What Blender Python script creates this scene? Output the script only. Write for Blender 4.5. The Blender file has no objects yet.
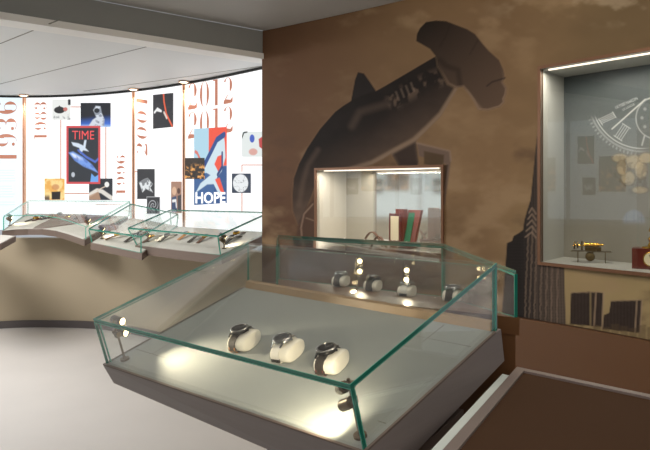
import bpy, bmesh, math, random
import numpy as np
from mathutils import Vector, Matrix
random.seed(4)
SC = bpy.context.scene
COL = SC.collection
F = 661.0; E = 1.4; HX = 325.0; HY = 188.0
# ------------------------------------------------------------------ camera
cam = bpy.data.cameras.new('camera'); camo = bpy.data.objects.new('camera', cam); COL.objects.link(camo)
cam.sensor_width = 36.0; cam.lens = 36.0 * F / 650.0; cam.shift_y = (HY - 225.0) / 650.0
cam.clip_start = 0.02
camo.location = (0, 0, E); camo.rotation_euler = (math.pi / 2, 0, 0)
SC.camera = camo
# ------------------------------------------------------------------ world, lights, exposure
w = bpy.data.worlds.new('world'); SC.world = w; w.use_nodes = True
w.node_tree.nodes['Background'].inputs[0].default_value = (0.80, 0.84, 0.90, 1)
w.node_tree.nodes['Background'].inputs[1].default_value = 0.55
SC.view_settings.view_transform = 'Standard'; SC.view_settings.look = 'None'
SC.view_settings.exposure = 0.0; SC.view_settings.gamma = 1.0
SC.view_settings.use_curve_mapping = False
SC.cycles.transparent_max_bounces = 40
SC.cycles.max_bounces = 10

def area(name, loc, target, sx, sy, power, color=(1, 1, 1), spread=180):
    l = bpy.data.lights.new(name, 'AREA'); l.shape = 'RECTANGLE'; l.size = sx; l.size_y = sy
    l.energy = power; l.color = color; l.spread = math.radians(spread)
    o = bpy.data.objects.new(name, l); COL.objects.link(o); o.location = loc
    o.rotation_euler = (Vector(target) - Vector(loc)).to_track_quat('-Z', 'Y').to_euler()
    return o
def spot(name, loc, target, power, angle=40, blend=0.6, color=(1, 0.86, 0.66), size=0.02):
    l = bpy.data.lights.new(name, 'SPOT'); l.energy = power; l.spot_size = math.radians(angle)
    l.spot_blend = blend; l.color = color; l.shadow_soft_size = size
    o = bpy.data.objects.new(name, l); COL.objects.link(o); o.location = loc
    o.rotation_euler = (Vector(target) - Vector(loc)).to_track_quat('-Z', 'Y').to_euler()
    return o
area('fill_light_front', (-0.6, 0.2, 2.56), (-0.6, 1.2, 0), 2.4, 1.2, 42, (1, 0.97, 0.93))  # added overhead fill for the foreground, not an actual fixture
area('fill_light_left', (-3.0, 4.6, 2.37), (-2.6, 5.0, 0), 2.0, 1.0, 128, (1, 0.98, 0.96))  # added fill that lifts the left floor, low wall and ceiling
area('fill_light_right', (1.7, -0.4, 2.56), (1.2, 1.0, 0.5), 1.2, 1.2, 30, (1, 0.95, 0.9))  # added fill from behind right to brighten the right-facing sides
area('ceiling_light_mural', (0.2, 2.2, 2.56), (0.9, 3.6, 1.2), 1.4, 0.5, 24, (1, 0.88, 0.72))

# ------------------------------------------------------------------ helpers
def lin(c):
    c = np.asarray(c, dtype=float)
    if c.max() > 1.001: c = c / 255.0
    return np.where(c <= 0.04045, c / 12.92, ((c + 0.055) / 1.055) ** 2.4)
def P(px, py, z):
    return Vector(((px - HX) / F * z, z, E - (py - HY) / F * z))
def mat(name, rgb, rough=0.5, metal=0.0, bump=0.0, var=0.0, scale=8.0, coat=0.0, spec=0.5, stretch=None):
    m = bpy.data.materials.new(name); m.use_nodes = True; nt = m.node_tree; b = nt.nodes['Principled BSDF']
    c = lin(rgb); b.inputs['Base Color'].default_value = (*c, 1)
    b.inputs['Roughness'].default_value = rough; b.inputs['Metallic'].default_value = metal
    b.inputs['Coat Weight'].default_value = coat; b.inputs['Specular IOR Level'].default_value = spec
    if var or bump:
        tc = nt.nodes.new('ShaderNodeTexCoord'); mp = nt.nodes.new('ShaderNodeMapping')
        if stretch: mp.inputs['Scale'].default_value = stretch
        n = nt.nodes.new('ShaderNodeTexNoise'); n.inputs['Scale'].default_value = scale; n.inputs['Detail'].default_value = 5
        nt.links.new(tc.outputs['Object'], mp.inputs[0]); nt.links.new(mp.outputs[0], n.inputs[0])
        if var:
            r = nt.nodes.new('ShaderNodeMix'); r.data_type = 'RGBA'
            r.inputs[6].default_value = (*(c * (1 - var)), 1); r.inputs[7].default_value = (*np.minimum(c * (1 + var), 1), 1)
            nt.links.new(n.outputs[0], r.inputs[0]); nt.links.new(r.outputs[2], b.inputs['Base Color'])
        if bump:
            bp = nt.nodes.new('ShaderNodeBump'); bp.inputs['Strength'].default_value = bump; bp.inputs['Distance'].default_value = 0.01
            nt.links.new(n.outputs[0], bp.inputs['Height']); nt.links.new(bp.outputs[0], b.inputs['Normal'])
    return m
def emis(name, rgb, s=1.0):
    m = bpy.data.materials.new(name); m.use_nodes = True; nt = m.node_tree
    b = nt.nodes['Principled BSDF']; c = lin(rgb)
    b.inputs['Base Color'].default_value = (*(c * 0.4), 1); b.inputs['Emission Color'].default_value = (*c, 1)
    b.inputs['Emission Strength'].default_value = s; b.inputs['Roughness'].default_value = 0.4
    return m
def thin_glass(name, tint=(0.975, 0.985, 0.98), f0=0.045, top=1.0):
    m = bpy.data.materials.new(name); m.use_nodes = True; nt = m.node_tree; nt.nodes.clear()
    o = nt.nodes.new('ShaderNodeOutputMaterial'); mx = nt.nodes.new('ShaderNodeMixShader')
    t = nt.nodes.new('ShaderNodeBsdfTransparent'); t.inputs[0].default_value = (*tint, 1)
    g = nt.nodes.new('ShaderNodeBsdfGlossy'); g.inputs['Roughness'].default_value = 0.0; g.inputs[0].default_value = (1, 1, 1, 1)
    lw = nt.nodes.new('ShaderNodeLayerWeight'); lw.inputs[0].default_value = 0.5
    p = nt.nodes.new('ShaderNodeMath'); p.operation = 'POWER'; p.inputs[1].default_value = 5
    a = nt.nodes.new('ShaderNodeMath'); a.operation = 'MULTIPLY_ADD'; a.inputs[1].default_value = top - f0; a.inputs[2].default_value = f0
    nt.links.new(lw.outputs['Facing'], p.inputs[0]); nt.links.new(p.outputs[0], a.inputs[0])
    nt.links.new(a.outputs[0], mx.inputs[0]); nt.links.new(t.outputs[0], mx.inputs[1]); nt.links.new(g.outputs[0], mx.inputs[2])
    nt.links.new(mx.outputs[0], o.inputs[0])
    return m
def vcol_mat(name, rough=0.6, emit=0.0, spec=0.3):
    m = bpy.data.materials.new(name); m.use_nodes = True; nt = m.node_tree; b = nt.nodes['Principled BSDF']
    a = nt.nodes.new('ShaderNodeAttribute'); a.attribute_name = 'print'
    b.inputs['Roughness'].default_value = rough; b.inputs['Specular IOR Level'].default_value = spec
    if emit:
        nt.links.new(a.outputs[0], b.inputs['Emission Color']); b.inputs['Emission Strength'].default_value = emit
        b.inputs['Base Color'].default_value = (0.02, 0.02, 0.02, 1)
    else:
        nt.links.new(a.outputs[0], b.inputs['Base Color'])
    return m

def thing(name, label, cat, M=None, group=None, kind=None):
    o = bpy.data.objects.new(name, None); COL.objects.link(o); o.empty_display_size = 0.05
    if M is not None:
        if not isinstance(M, Matrix): M = Matrix.Translation(Vector(M))
        o.matrix_world = M
    else: M = Matrix.Identity(4)
    o['_m'] = [v for r in M for v in r]
    if label: o['label'] = label; o['category'] = cat
    if group: o['group'] = group
    if kind: o['kind'] = kind
    return o
def Mof(o):
    if o is None or '_m' not in o: return Matrix.Identity(4)
    v = list(o['_m']); return Matrix([v[0:4], v[4:8], v[8:12], v[12:16]])
def mesh(name, verts, faces, m, parent=None, local=False, smooth=False, label=None, cat=None, group=None, kind=None, mats=None, midx=None):
    """one mesh object; verts are world coordinates unless local"""
    me = bpy.data.meshes.new(name)
    top = parent
    Mi = None
    if parent is not None and not local: Mi = Mof(parent).inverted()
    vs = [tuple((Mi @ Vector(v)) if Mi is not None else v) for v in verts]
    me.from_pydata(vs, [], faces)
    for mm in (mats or [m]): me.materials.append(mm)
    if midx: me.polygons.foreach_set('material_index', midx)
    bm = bmesh.new(); bm.from_mesh(me); bmesh.ops.recalc_face_normals(bm, faces=bm.faces); bm.to_mesh(me); bm.free()
    if smooth:
        me.polygons.foreach_set('use_smooth', [True] * len(me.polygons)); 
        try: me.set_sharp_from_angle(angle=math.radians(38))
        except Exception: pass
    me.update()
    o = bpy.data.objects.new(name, me); COL.objects.link(o)
    if parent is not None:
        o.parent = parent; o['_m'] = list(parent['_m']) if '_m' in parent else [v for r in Matrix.Identity(4) for v in r]
    if label: o['label'] = label
    if cat: o['category'] = cat
    if group: o['group'] = group
    if kind: o['kind'] = kind
    return o
class G:
    """geometry collector"""
    def __init__(s): s.v = []; s.f = []; s.i = []
    def add(s, v, f, mi=0):
        n = len(s.v); s.v += [Vector(a) for a in v]; s.f += [tuple(a + n for a in q) for q in f]; s.i += [mi] * len(f); return s
    def hexa(s, a, b, mi=0):   # two 4-loops
        return s.add(list(a) + list(b), [(0, 1, 2, 3), (7, 6, 5, 4), (0, 4, 5, 1), (1, 5, 6, 2), (2, 6, 7, 3), (3, 7, 4, 0)], mi)
    def box(s, x0, x1, y0, y1, z0, z1, mi=0):
        return s.hexa([(x0, y0, z0), (x1, y0, z0), (x1, y1, z0), (x0, y1, z0)], [(x0, y0, z1), (x1, y0, z1), (x1, y1, z1), (x0, y1, z1)], mi)
    def tube(s, p, q, r0, r1=None, n=12, mi=0, cap=True):
        p = Vector(p); q = Vector(q); r1 = r0 if r1 is None else r1
        d = (q - p).normalized(); a = d.orthogonal().normalized(); b = d.cross(a)
        v = []
        for c, r in ((p, r0), (q, r1)):
            for k in range(n):
                t = 2 * math.pi * k / n; v.append(c + (a * math.cos(t) + b * math.sin(t)) * r)
        f = [(k, (k + 1) % n, n + (k + 1) % n, n + k) for k in range(n)]
        if cap: f += [tuple(range(n))[::-1], tuple(range(n, 2 * n))]
        return s.add(v, f, mi)
    def lathe(s, prof, n=28, M=None, mi=0):   # profile (r,z)
        v = []; M = M or Matrix.Identity(4)
        for r, z in prof:
            for k in range(n):
                t = 2 * math.pi * k / n; v.append(M @ Vector((r * math.cos(t), r * math.sin(t), z)))
        f = []
        for j in range(len(prof) - 1):
            for k in range(n): f.append((j * n + k, j * n + (k + 1) % n, (j + 1) * n + (k + 1) % n, (j + 1) * n + k))
        f += [tuple(range(n))[::-1], tuple(range((len(prof) - 1) * n, len(prof) * n))]
        return s.add(v, f, mi)
    def path(s, pts, r, n=8, mi=0, closed=False):
        pts = [Vector(p) for p in pts]
        for k in range(len(pts) - (0 if closed else 1)): s.tube(pts[k], pts[(k + 1) % len(pts)], r, n=n, mi=mi)
        return s
    def prism(s, poly, d, mi=0):  # planar polygon (world) extruded by d
        n = len(poly); d = Vector(d); poly = [Vector(p) for p in poly]
        return s.add(poly + [p + d for p in poly], [tuple(range(n)), tuple(range(2 * n - 1, n - 1, -1))] + [(k, (k + 1) % n, n + (k + 1) % n, n + k) for k in range(n)], mi)
    def out(s, name, m, parent=None, **k):
        if isinstance(m, (list, tuple)): return mesh(name, s.v, s.f, None, parent, mats=list(m), midx=s.i, **k)
        return mesh(name, s.v, s.f, m, parent, **k)

# painting -------------------------------------------------------------------
def sdf_poly(X, Y, pts):
    pts = np.asarray(pts, float); d = np.full(X.shape, 1e18); s = np.ones(X.shape)
    n = len(pts)
    for i in range(n):
        a = pts[i]; b = pts[i - 1]
        ex, ey = b - a; wx = X - a[0]; wy = Y - a[1]
        t = np.clip((wx * ex + wy * ey) / (ex * ex + ey * ey + 1e-12), 0, 1)
        d = np.minimum(d, (wx - ex * t) ** 2 + (wy - ey * t) ** 2)
        c1 = Y >= a[1]; c2 = Y < b[1]; c3 = ex * wy > ey * wx
        s = np.where((c1 & c2 & c3) | (~c1 & ~c2 & ~c3), -s, s)
    return s * np.sqrt(d)
def sdf_line(X, Y, pts):
    pts = np.asarray(pts, float); d = np.full(X.shape, 1e18)
    for a, b in zip(pts[:-1], pts[1:]):
        ex, ey = b - a; wx = X - a[0]; wy = Y - a[1]
        t = np.clip((wx * ex + wy * ey) / (ex * ex + ey * ey + 1e-12), 0, 1)
        d = np.minimum(d, (wx - ex * t) ** 2 + (wy - ey * t) ** 2)
    return np.sqrt(d)
def blend(C, mask, col):
    m = mask[..., None]; col = np.asarray(col, float)
    if col.ndim == 1: col = lin(col)
    return C * (1 - m) + col * m
def sm(x, a, b):
    t = np.clip((x - a) / (b - a), 0, 1); return t * t * (3 - 2 * t)
_rng = np.random.RandomState(7)
_lat = _rng.rand(128, 128)
def vnoise(x, y):
    xi = np.floor(x).astype(int); yi = np.floor(y).astype(int); fx = x - xi; fy = y - yi
    fx = fx * fx * (3 - 2 * fx); fy = fy * fy * (3 - 2 * fy)
    g = lambda a, b: _lat[a % 128, b % 128]
    return (g(xi, yi) * (1 - fx) + g(xi + 1, yi) * fx) * (1 - fy) + (g(xi, yi + 1) * (1 - fx) + g(xi + 1, yi + 1) * fx) * fy
def fbm(x, y, o=5):
    r = 0; a = 0.5; t = 0
    for k in range(o): r = r + a * vnoise(x * 2 ** k + 17 * k, y * 2 ** k + 5 * k); t += a; a *= 0.5
    return r / t
def paint_grid(name, PT, C, m, parent=None, keep=None, **k):
    """PT (n,m,3) world points, C (n,m,3) linear colours"""
    n, q = PT.shape[:2]
    idx = np.arange(n * q).reshape(n, q)
    fc = np.stack([idx[:-1, :-1], idx[1:, :-1], idx[1:, 1:], idx[:-1, 1:]], -1).reshape(-1, 4)
    if keep is not None: fc = fc[keep.reshape(-1)]
    V = PT.reshape(-1, 3).copy()
    if parent is not None:
        Mi = np.array(Mof(parent).inverted()); V = V @ Mi[:3, :3].T + Mi[:3, 3]
    me = bpy.data.meshes.new(name)
    me.vertices.add(len(V)); me.vertices.foreach_set('co', V.astype(np.float32).ravel())
    me.loops.add(fc.size); me.loops.foreach_set('vertex_index', fc.astype(np.int32).ravel())
    me.polygons.add(len(fc)); me.polygons.foreach_set('loop_start', np.arange(0, fc.size, 4, dtype=np.int32))
    me.update(calc_edges=True); me.validate()
    ca = me.color_attributes.new('print', 'FLOAT_COLOR', 'POINT')
    rgba = np.ones((len(V), 4), np.float32); rgba[:, :3] = np.clip(C.reshape(-1, 3), 0, 1); ca.data.foreach_set('color', rgba.ravel())
    me.materials.append(m)
    o = bpy.data.objects.new(name, me); COL.objects.link(o)
    if parent is not None: o.parent = parent
    for a, b in k.items(): o[a] = b
    return o

# ------------------------------------------------------------------ materials
M_floor = mat('floor_stone', (198, 194, 190), 0.35, var=0.05, scale=3)
M_wallk = mat('khaki_paint', (170, 156, 132), 0.6, var=0.03, scale=2)
M_skirt = mat('skirting_grey', (84, 78, 78), 0.5)
M_wood = mat('taupe_wood', (136, 126, 122), 0.45, var=0.10, scale=6, stretch=(1, 1, 14))
M_wood2 = mat('taupe_wood_dark', (112, 97, 88), 0.5, var=0.10, scale=6, stretch=(1, 1, 14))
M_fabric = mat('grey_tray_board', (146, 150, 146), 0.7, var=0.07, scale=5)
M_seam = mat('seam_dark', (122, 120, 113), 0.7)
M_ceilL = mat('ceiling_panel', (220, 222, 222), 0.55, var=0.02, scale=2)
M_ceilU = mat('upper_ceiling_grey', (176, 174, 170), 0.6, var=0.03, scale=2)
M_beam = mat('beam_grey', (140, 142, 140), 0.6, var=0.04, scale=4)
M_beaml = mat('beam_lip', (235, 234, 230), 0.5)
M_black = mat('black_gap', (18, 17, 16), 0.6)
M_copper = mat('copper_trim', (222, 176, 146), 0.45, 0.1)
M_framec = mat('niche_frame_bronze', (124, 88, 64), 0.4, 0.4)
M_lining = mat('pale_slab_lining', (186, 182, 174), 0.6, var=0.03)
M_brown = mat('brown_lacquer', (104, 70, 42), 0.35, var=0.05, scale=3, coat=0.2)
M_brown2 = mat('brown_leather_top', (74, 51, 34), 0.8, var=0.03, scale=6, spec=0.15)
M_alu = mat('taupe_edge', (142, 128, 122), 0.4, 0.2)
M_white = mat('lit_side_pale', (215, 222, 216), 0.5)  # pale tone paints the light falling on the table's left side
M_glass = thin_glass('clear_glass')
M_glassl = thin_glass('museum_glass', f0=0.02, top=0.25)
M_glassd = thin_glass('niche_glass', f0=0.03, top=0.5)
M_edge = mat('green_glass_edge', (26, 114, 96), 0.12, coat=0.6)
M_edge2 = mat('glass_edge_highlight', (84, 170, 150), 0.15, coat=0.5)  # paler edge green: light caught in the glass put into the colour
M_bronze = mat('bronze_metal', (112, 98, 80), 0.35, 0.8)
M_lamp = emis('spot_lens', (255, 226, 170), 14)
M_down = emis('downlight_lens', (255, 226, 190), 8)
M_cush = mat('cream_cushion', (242, 236, 220), 0.75, bump=0.1, scale=60)
M_steel = mat('steel', (190, 190, 190), 0.2, 1.0)
M_dark = mat('black_steel', (44, 43, 44), 0.25, 0.8)
M_dial = mat('black_dial', (16, 17, 20), 0.5, spec=0.2)
M_dialw = mat('grey_dial', (58, 60, 64), 0.5, spec=0.2)
M_strapd = mat('dark_strap', (48, 42, 36), 0.7, bump=0.2, scale=80)
M_strapw = mat('white_strap', (226, 222, 212), 0.6)
M_strapb = mat('brown_strap', (96, 60, 42), 0.65, bump=0.2, scale=60)
M_gold = mat('gold_brass', (205, 160, 70), 0.25, 0.95)
M_brass = mat('dark_brass', (96, 78, 44), 0.35, 0.8)
M_orange = mat('tan_patch', (178, 122, 66), 0.6)
M_red = mat('red_stitch', (130, 44, 40), 0.6)
M_mahog = mat('mahogany', (96, 34, 24), 0.3, var=0.15, scale=10, coat=0.4, stretch=(1, 1, 6))
M_green = mat('green_velvet', (24, 96, 62), 0.8)
M_leath = mat('red_brown_leather', (104, 42, 26), 0.45, var=0.1, scale=20)
M_paper = mat('cream_paper', (222, 208, 176), 0.8)
M_nichew = mat('niche_white', (196, 190, 178), 0.5)
M_copl = emis('copper_print', (176, 112, 88), 0.9)
M_print = vcol_mat('backlit_print', 0.5, 1.0)
M_grey = emis('grey_print', (205, 208, 212), 0.95)
M_litw = emis('lightbox_white', (252, 252, 253), 0.93)
M_litb = emis('lightbox_cool', (222, 236, 244), 0.93)

# ------------------------------------------------------------------ plan curves
_px = np.array([-55, 0, 22, 67, 100, 133, 183, 263, 300.]); _pz = np.array([6.95, 7.11, 7.15, 7.15, 6.98, 6.69, 6.26, 5.48, 5.1])
_pf = np.polyfit((_px - 120) / 180, _pz, 4)
def pz(px): return np.polyval(_pf, (px - 120) / 180)
def L(px, py, off=0.0):
    z = float(pz(px)) ; p = P(px, py, z); return Vector((p.x, p.y - off, p.z))
def mz(px): return 5.05 * math.exp(-0.00127 * (px - 263))
def Wp(px, Z, off=0.0):   # mural wall point at column px and height Z, off = towards the room
    z = mz(px); x = (px - HX) / F * z
    dz = -0.00127 * z; dx = z / F + (px - HX) / F * dz
    l = math.hypot(dx, dz); nx, ny = -dz / l, dx / l      # pointing away from camera
    if ny < 0: nx, ny = -nx, -ny
    return Vector((x - nx * off, z - ny * off, Z))

# ------------------------------------------------------------------ structure
G().box(-8, 5, -3, 9, -0.05, 0).out('floor', M_floor, kind='structure')
bd = Vector((1.6, 1.34, 0)).normalized(); b0 = Vector((-2.08, 3.71, 0)); bn = Vector((-bd.y, bd.x, 0))
A = b0 - bd * 7; B = b0 + bd * 3.0
G().prism([(A.x, A.y, 2.4), (B.x, B.y, 2.4), (B.x, 8.6, 2.4), (-8, 8.6, 2.4), (-8, A.y, 2.4)], (0, 0, 0.03)).out('ceiling', M_ceilL, kind='structure')
G().prism([(A.x, A.y, 2.602), (B.x, B.y, 2.602), (5, B.y, 2.602), (5, -3, 2.602), (A.x, -3, 2.602)], (0, 0, 0.03)).out('ceiling', M_ceilU, kind='structure')
g = G(); a, b = A, B
g.hexa([(a.x, a.y, 2.43), (b.x, b.y, 2.43), (b.x + bn.x * .2, b.y + bn.y * .2, 2.43), (a.x + bn.x * .2, a.y + bn.y * .2, 2.43)],
       [(a.x, a.y, 2.6), (b.x, b.y, 2.6), (b.x + bn.x * .2, b.y + bn.y * .2, 2.6), (a.x + bn.x * .2, a.y + bn.y * .2, 2.6)])
g.out('trim_1', M_beam, kind='structure')
g = G(); a = A - bn * .012; b = B - bn * .012
g.hexa([(a.x, a.y, 2.385), (b.x, b.y, 2.385), (b.x + bn.x * .17, b.y + bn.y * .17, 2.385), (a.x + bn.x * .17, a.y + bn.y * .17, 2.385)],
       [(a.x, a.y, 2.428), (b.x, b.y, 2.428), (b.x + bn.x * .17, b.y + bn.y * .17, 2.398), (a.x + bn.x * .17, a.y + bn.y * .17, 2.398)])
g.out('trim_2', M_beaml, kind='structure')
def ceilpt(px, py): z = F * 1.0 / (HY - py); return Vector(((px - HX) / F * z, z, 2.3985))
k = 2
for (x0, y0, x1, y1) in [(0, 43.6, 60, 19.5), (-20, 89, 165, 42), (84, 91, 262, 66)]:
    k += 1; p = ceilpt(x0, y0); q = ceilpt(x1, y1); d = (q - p).normalized(); n = Vector((-d.y, d.x, 0)) * 0.005
    G().prism([p - n, q - n, q + n, p + n], (0, 0, 0.003)).out('trim_%d' % k, M_seam, kind='structure')

M_wallb = mat('taupe_wall', (112, 100, 88), 0.7)
G().box(-5.9, 3.6, -2.6, -2.5, 0, 2.602).out('wall_back', M_wallb, kind='structure')
G().box(3.5, 3.6, -2.5, 2.4, 0, 2.602).out('wall_side', M_wallb, kind='structure')
# mural wall, lower panel
ZB = 0.69; N1 = (317, 442, 1.0, 1.526); N2 = (541, 700, 1.004, 2.038)
def cslab(g, p0, p1, z0, z1, o0, o1):
    n = max(2, int((p1 - p0) / 10) + 1); xs = np.linspace(p0, p1, n)
    for c, d in zip(xs[:-1], xs[1:]):
        g.hexa([Wp(c, z0, o0), Wp(d, z0, o0), Wp(d, z0, o1), Wp(c, z0, o1)], [Wp(c, z1, o0), Wp(d, z1, o0), Wp(d, z1, o1), Wp(c, z1, o1)])
g = G()
for (p0, p1, z0, z1) in [(262, 317, 0, 2.6), (317, 442, 0, 1.0), (317, 442, 1.526, 2.6), (442, 541, 0, 2.6), (541, 700, 0, 1.004), (541, 700, 2.038, 2.6), (700, 775, 0, 2.6)]:
    cslab(g, p0, p1, z0, z1, -0.004, -0.022)
g.out('wall_right', mat('wall_core', (90, 70, 52), 0.6), kind='structure')
g = G(); cslab(g, 262.5, 775, 0.0, ZB - 0.003, 0.018, -0.003); g.out('trim_6', M_brown, kind='structure')

# ---- the printed mural
cols = np.concatenate([np.arange(262, 660, 1.0), np.arange(660, 776, 5.0)]); cols = np.unique(np.concatenate([cols, [317, 442, 541, 700]]))
rows = np.unique(np.concatenate([np.linspace(ZB, 2.6, 330), [1.0, 1.526, 1.004, 2.038]]))
PT = np.array([[tuple(Wp(c, r)) for r in rows] for c in cols])
X = np.repeat(cols[:, None], len(rows), 1); Y = HY + (E - PT[..., 2]) / PT[..., 1] * F
def mural(X, Y):
    C = np.zeros(X.shape + (3,))
    n = fbm(X / 90 + 3, Y / 60 + 2, 5); n2 = fbm(X / 35 + 30, Y / 22 + 9, 5)
    left = lin((108, 76, 52)); mid = lin((136, 106, 72)); right = lin((130, 106, 72)); beige = lin((180, 156, 106))
    t = sm(X, 270, 440)[..., None]; C = left * (1 - t) + mid * t
    t = sm(X, 480, 620)[..., None]; C = C * (1 - t) + right * t
    t = (sm(Y, 150, 290) * sm(X, 480, 600))[..., None]; C = C * (1 - t) + beige * t
    t = (sm(Y, 120, 250) * (1 - sm(X, 262, 330)))[..., None] * 0.4; C = C * (1 - t) + lin((92, 60, 48)) * t
    C = C * (0.72 + 0.56 * n)[..., None]
    cl = sm(n2, 0.5, 0.8) * 0.45 * (0.5 + sm(Y, 60, 0) + 0.6 * sm(Y, 140, 200))
    C = blend(C, np.clip(cl, 0, 0.6), (176, 146, 108))
    dk = sm(n2, 0.45, 0.2) * (sm(Y, 110, 150) * 0.5); C = blend(C, dk, (84, 62, 50))
    cl = sm(fbm(X / 28 + 60, Y / 16 + 40, 5), 0.5, 0.7) * sm(Y, 36, 4) * sm(X, 470, 540) * 0.6; C = blend(C, cl, (186, 164, 132))
    # shark body
    body = [(436, 56), (419, 66), (402, 76), (385, 86), (376, 91), (370, 82), (364, 73.5), (358, 72.2), (355, 80), (351, 101), (343, 106), (335, 112), (320, 129), (307, 148.6), (299, 164),
            (294, 178), (292.5, 195), (293, 211), (298, 225), (301, 221), (306, 209), (312, 194), (317, 180), (330, 176), (345, 172), (359, 168), (372, 164.5), (384, 158), (391, 153.5), (395, 160), (399, 167), (416, 168), (418.5, 162), (416, 141),
            (428, 129), (441, 116), (450, 101), (458, 88), (452, 70)]
    d = sdf_poly(X, Y, body)
    ax = sdf_line(X, Y, [(455, 72), (400, 95), (355, 120), (325, 150), (302, 190), (298, 222)])      # spine-belly axis
    side = (Y - (72 + (455 - X) * 0.60))           # >0 belly side
    sh = np.clip(side / 60 + 0.12, 0, 1) ** 1.3
    col = lin((38, 31, 28)) * (1 - sh)[..., None] + lin((98, 78, 64)) * sh[..., None]
    col = col * (0.82 + 0.36 * fbm(X / 14, Y / 9, 4))[..., None]
    m = sm(d, 0.6, -0.6)
    rim = sm(d, 1.8, 0.2) * (1 - m) * 0.25; C = blend(C, rim, (150, 118, 84))
    C = C * (1 - m[..., None]) + col * m[..., None]
    bl = sdf_line(X, Y, [(456, 90), (441, 114), (428, 127), (414, 140), (392, 152), (372, 163), (345, 171)])
    C = blend(C, sm(bl, 4.5, 0.5) * m * 0.6, (168, 140, 114))
    g1 = sdf_line(X, Y, [(455, 72), (432, 80), (412, 90), (395, 100)]); gl = sm(g1, 13, 2) * sm(fbm(X / 5, Y / 7 + 8, 4), 0.46, 0.66) * m
    C = blend(C, gl * 0.35, (150, 122, 100))
    for k in range(4):
        C = blend(C, sm(sdf_line(X, Y, [(396 + 5 * k, 92 - 3 * k), (399 + 5 * k, 100 - 3 * k)]), 1.6, 0.2) * m * 0.25, (170, 144, 122))
    C = blend(C, sm(sdf_line(X, Y, [(388, 104), (360, 112), (352, 126)]), 7, 0) * m * 0.3, (120, 98, 82))
    C = blend(C, sm(sdf_poly(X, Y, [(366, 112), (386, 106), (392, 116), (372, 134), (356, 132)]), 5, -10) * m * 0.6, (40, 31, 27))
    C = blend(C, sm(sdf_poly(X, Y, [(391, 153), (416, 140), (420, 168), (399, 167)]), 1, -4) * 0.75, (52, 40, 36))
    C = blend(C, sm(sdf_poly(X, Y, [(355, 80), (358, 72), (364, 74), (376, 91), (352, 100)]), 1, -2) * 0.8, (46, 40, 38))
    C = blend(C, sm(sdf_line(X, Y, [(318, 150), (308, 165), (303, 182), (299, 205)]), 5, 0) * m * 0.25, (130, 104, 88))
    # head
    head = [(416, 41), (417, 34), (420, 28), (426, 22), (436, 20.5), (446, 21), (455, 24.5), (467, 29), (475, 34), (482, 43), (489, 51), (499, 60), (503.5, 70), (505, 78), (503, 82), (507, 88), (506, 95), (504, 99), (505, 102), (500, 107), (488, 110.5), (478, 110), (473, 100), (468, 93),
            (463, 87), (456, 88), (448, 84), (438, 66), (437, 58), (430, 49)]
    d = sdf_poly(X, Y, head); m = sm(d, 0.6, -0.6)
    t = np.clip(((X - 416) * 0.6 + (Y - 20) * 0.8) / 120, 0, 1)[..., None]
    col = lin((32, 26, 23)) * (1 - t) + lin((100, 78, 62)) * t
    rim = sm(d, 2.0, 0.2) * (1 - m) * 0.3; C = blend(C, rim, (160, 128, 92))
    C = C * (1 - m[..., None]) + col * m[..., None]
    C = blend(C, sm(np.abs(d + 1), 1.6, 0) * m * sm(Y, 60, 100) * 0.5, (172, 142, 116))
    C = blend(C, sm(sdf_line(X, Y, [(440, 60), (446, 66), (458, 70), (460, 84)]), 5, 0) * 0.5, (34, 27, 24))
    C = blend(C, sm(sdf_line(X, Y, [(505, 78), (492, 82), (487, 86)]), 1.6, 0) * 0.7, (44, 34, 30))
    C = blend(C, sm(sdf_line(X, Y, [(450, 24), (446, 36), (440, 46)]), 2.0, 0) * 0.3, (30, 24, 22))
    C = blend(C, sm(sdf_line(X, Y, [(478, 40), (470, 54)]), 2.0, 0) * 0.3, (36, 28, 24))
    C = blend(C, sm(sdf_line(X, Y, [(466, 92), (474, 102), (480, 109)]), 4.0, 0) * m * 0.5, (150, 124, 102))
    # pale arch-like structure to the right of the small niche
    ar = [(417, 143), (450, 151), (451, 160), (445, 205), (443, 205), (446, 164), (419, 156)]
    C = blend(C, sm(sdf_poly(X, Y, ar), 0.8, -0.8), (118, 96, 82))
    C = blend(C, sm(sdf_poly(X, Y, [(424, 151), (444, 155), (443, 168), (440, 168), (424, 164)]), 0.8, -0.8), (92, 72, 50))
    C = blend(C, sm(sdf_line(X, Y, [(417, 143), (450, 151), (451, 161)]), 1.6, 0.2) * 0.8, (150, 124, 104))
    C = blend(C, sm(sdf_poly(X, Y, [(444, 165), (448, 165), (443, 200)]), 0.8, -0.5) * 0.8, (66, 50, 40))
    # tail lines under the tail
    C = blend(C, sm(sdf_poly(X, Y, [(298, 222), (306, 206), (318, 196), (318, 252), (300, 262), (290, 275)]), 1, -2) * 0.55, (70, 52, 46))
    C = blend(C, sm(sdf_line(X, Y, [(313, 204), (304, 214), (301, 228), (303, 248)]), 1.4, 0.2) * 0.6, (160, 130, 108))
    C = blend(C, sm(sdf_line(X, Y, [(306, 218), (315, 221)]), 1.1, 0.2) * 0.5, (160, 130, 108))
    C = blend(C, sm(sdf_poly(X, Y, [(285, 275), (300, 252), (318, 246), (390, 250), (420, 262), (442, 290), (360, 300), (300, 300)]), 2, -6) * 0.5, (64, 48, 44))
    # tall tower
    tw = [(538.3, 126), (535.5, 150), (533, 175), (530.5, 200), (527, 211), (524.5, 220), (523, 230), (519, 233), (513.5, 236), (512, 241), (507, 243), (505.7, 262), (503, 300), (501, 322), (566, 327), (565, 300), (564, 262), (548, 150), (541, 126)]
    d = sdf_poly(X, Y, tw); m = sm(d, 0.5, -0.5)
    t = sm(X, 520, 560)[..., None]; col = lin((50, 44, 42)) * (1 - t) + lin((92, 78, 68)) * t
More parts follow.
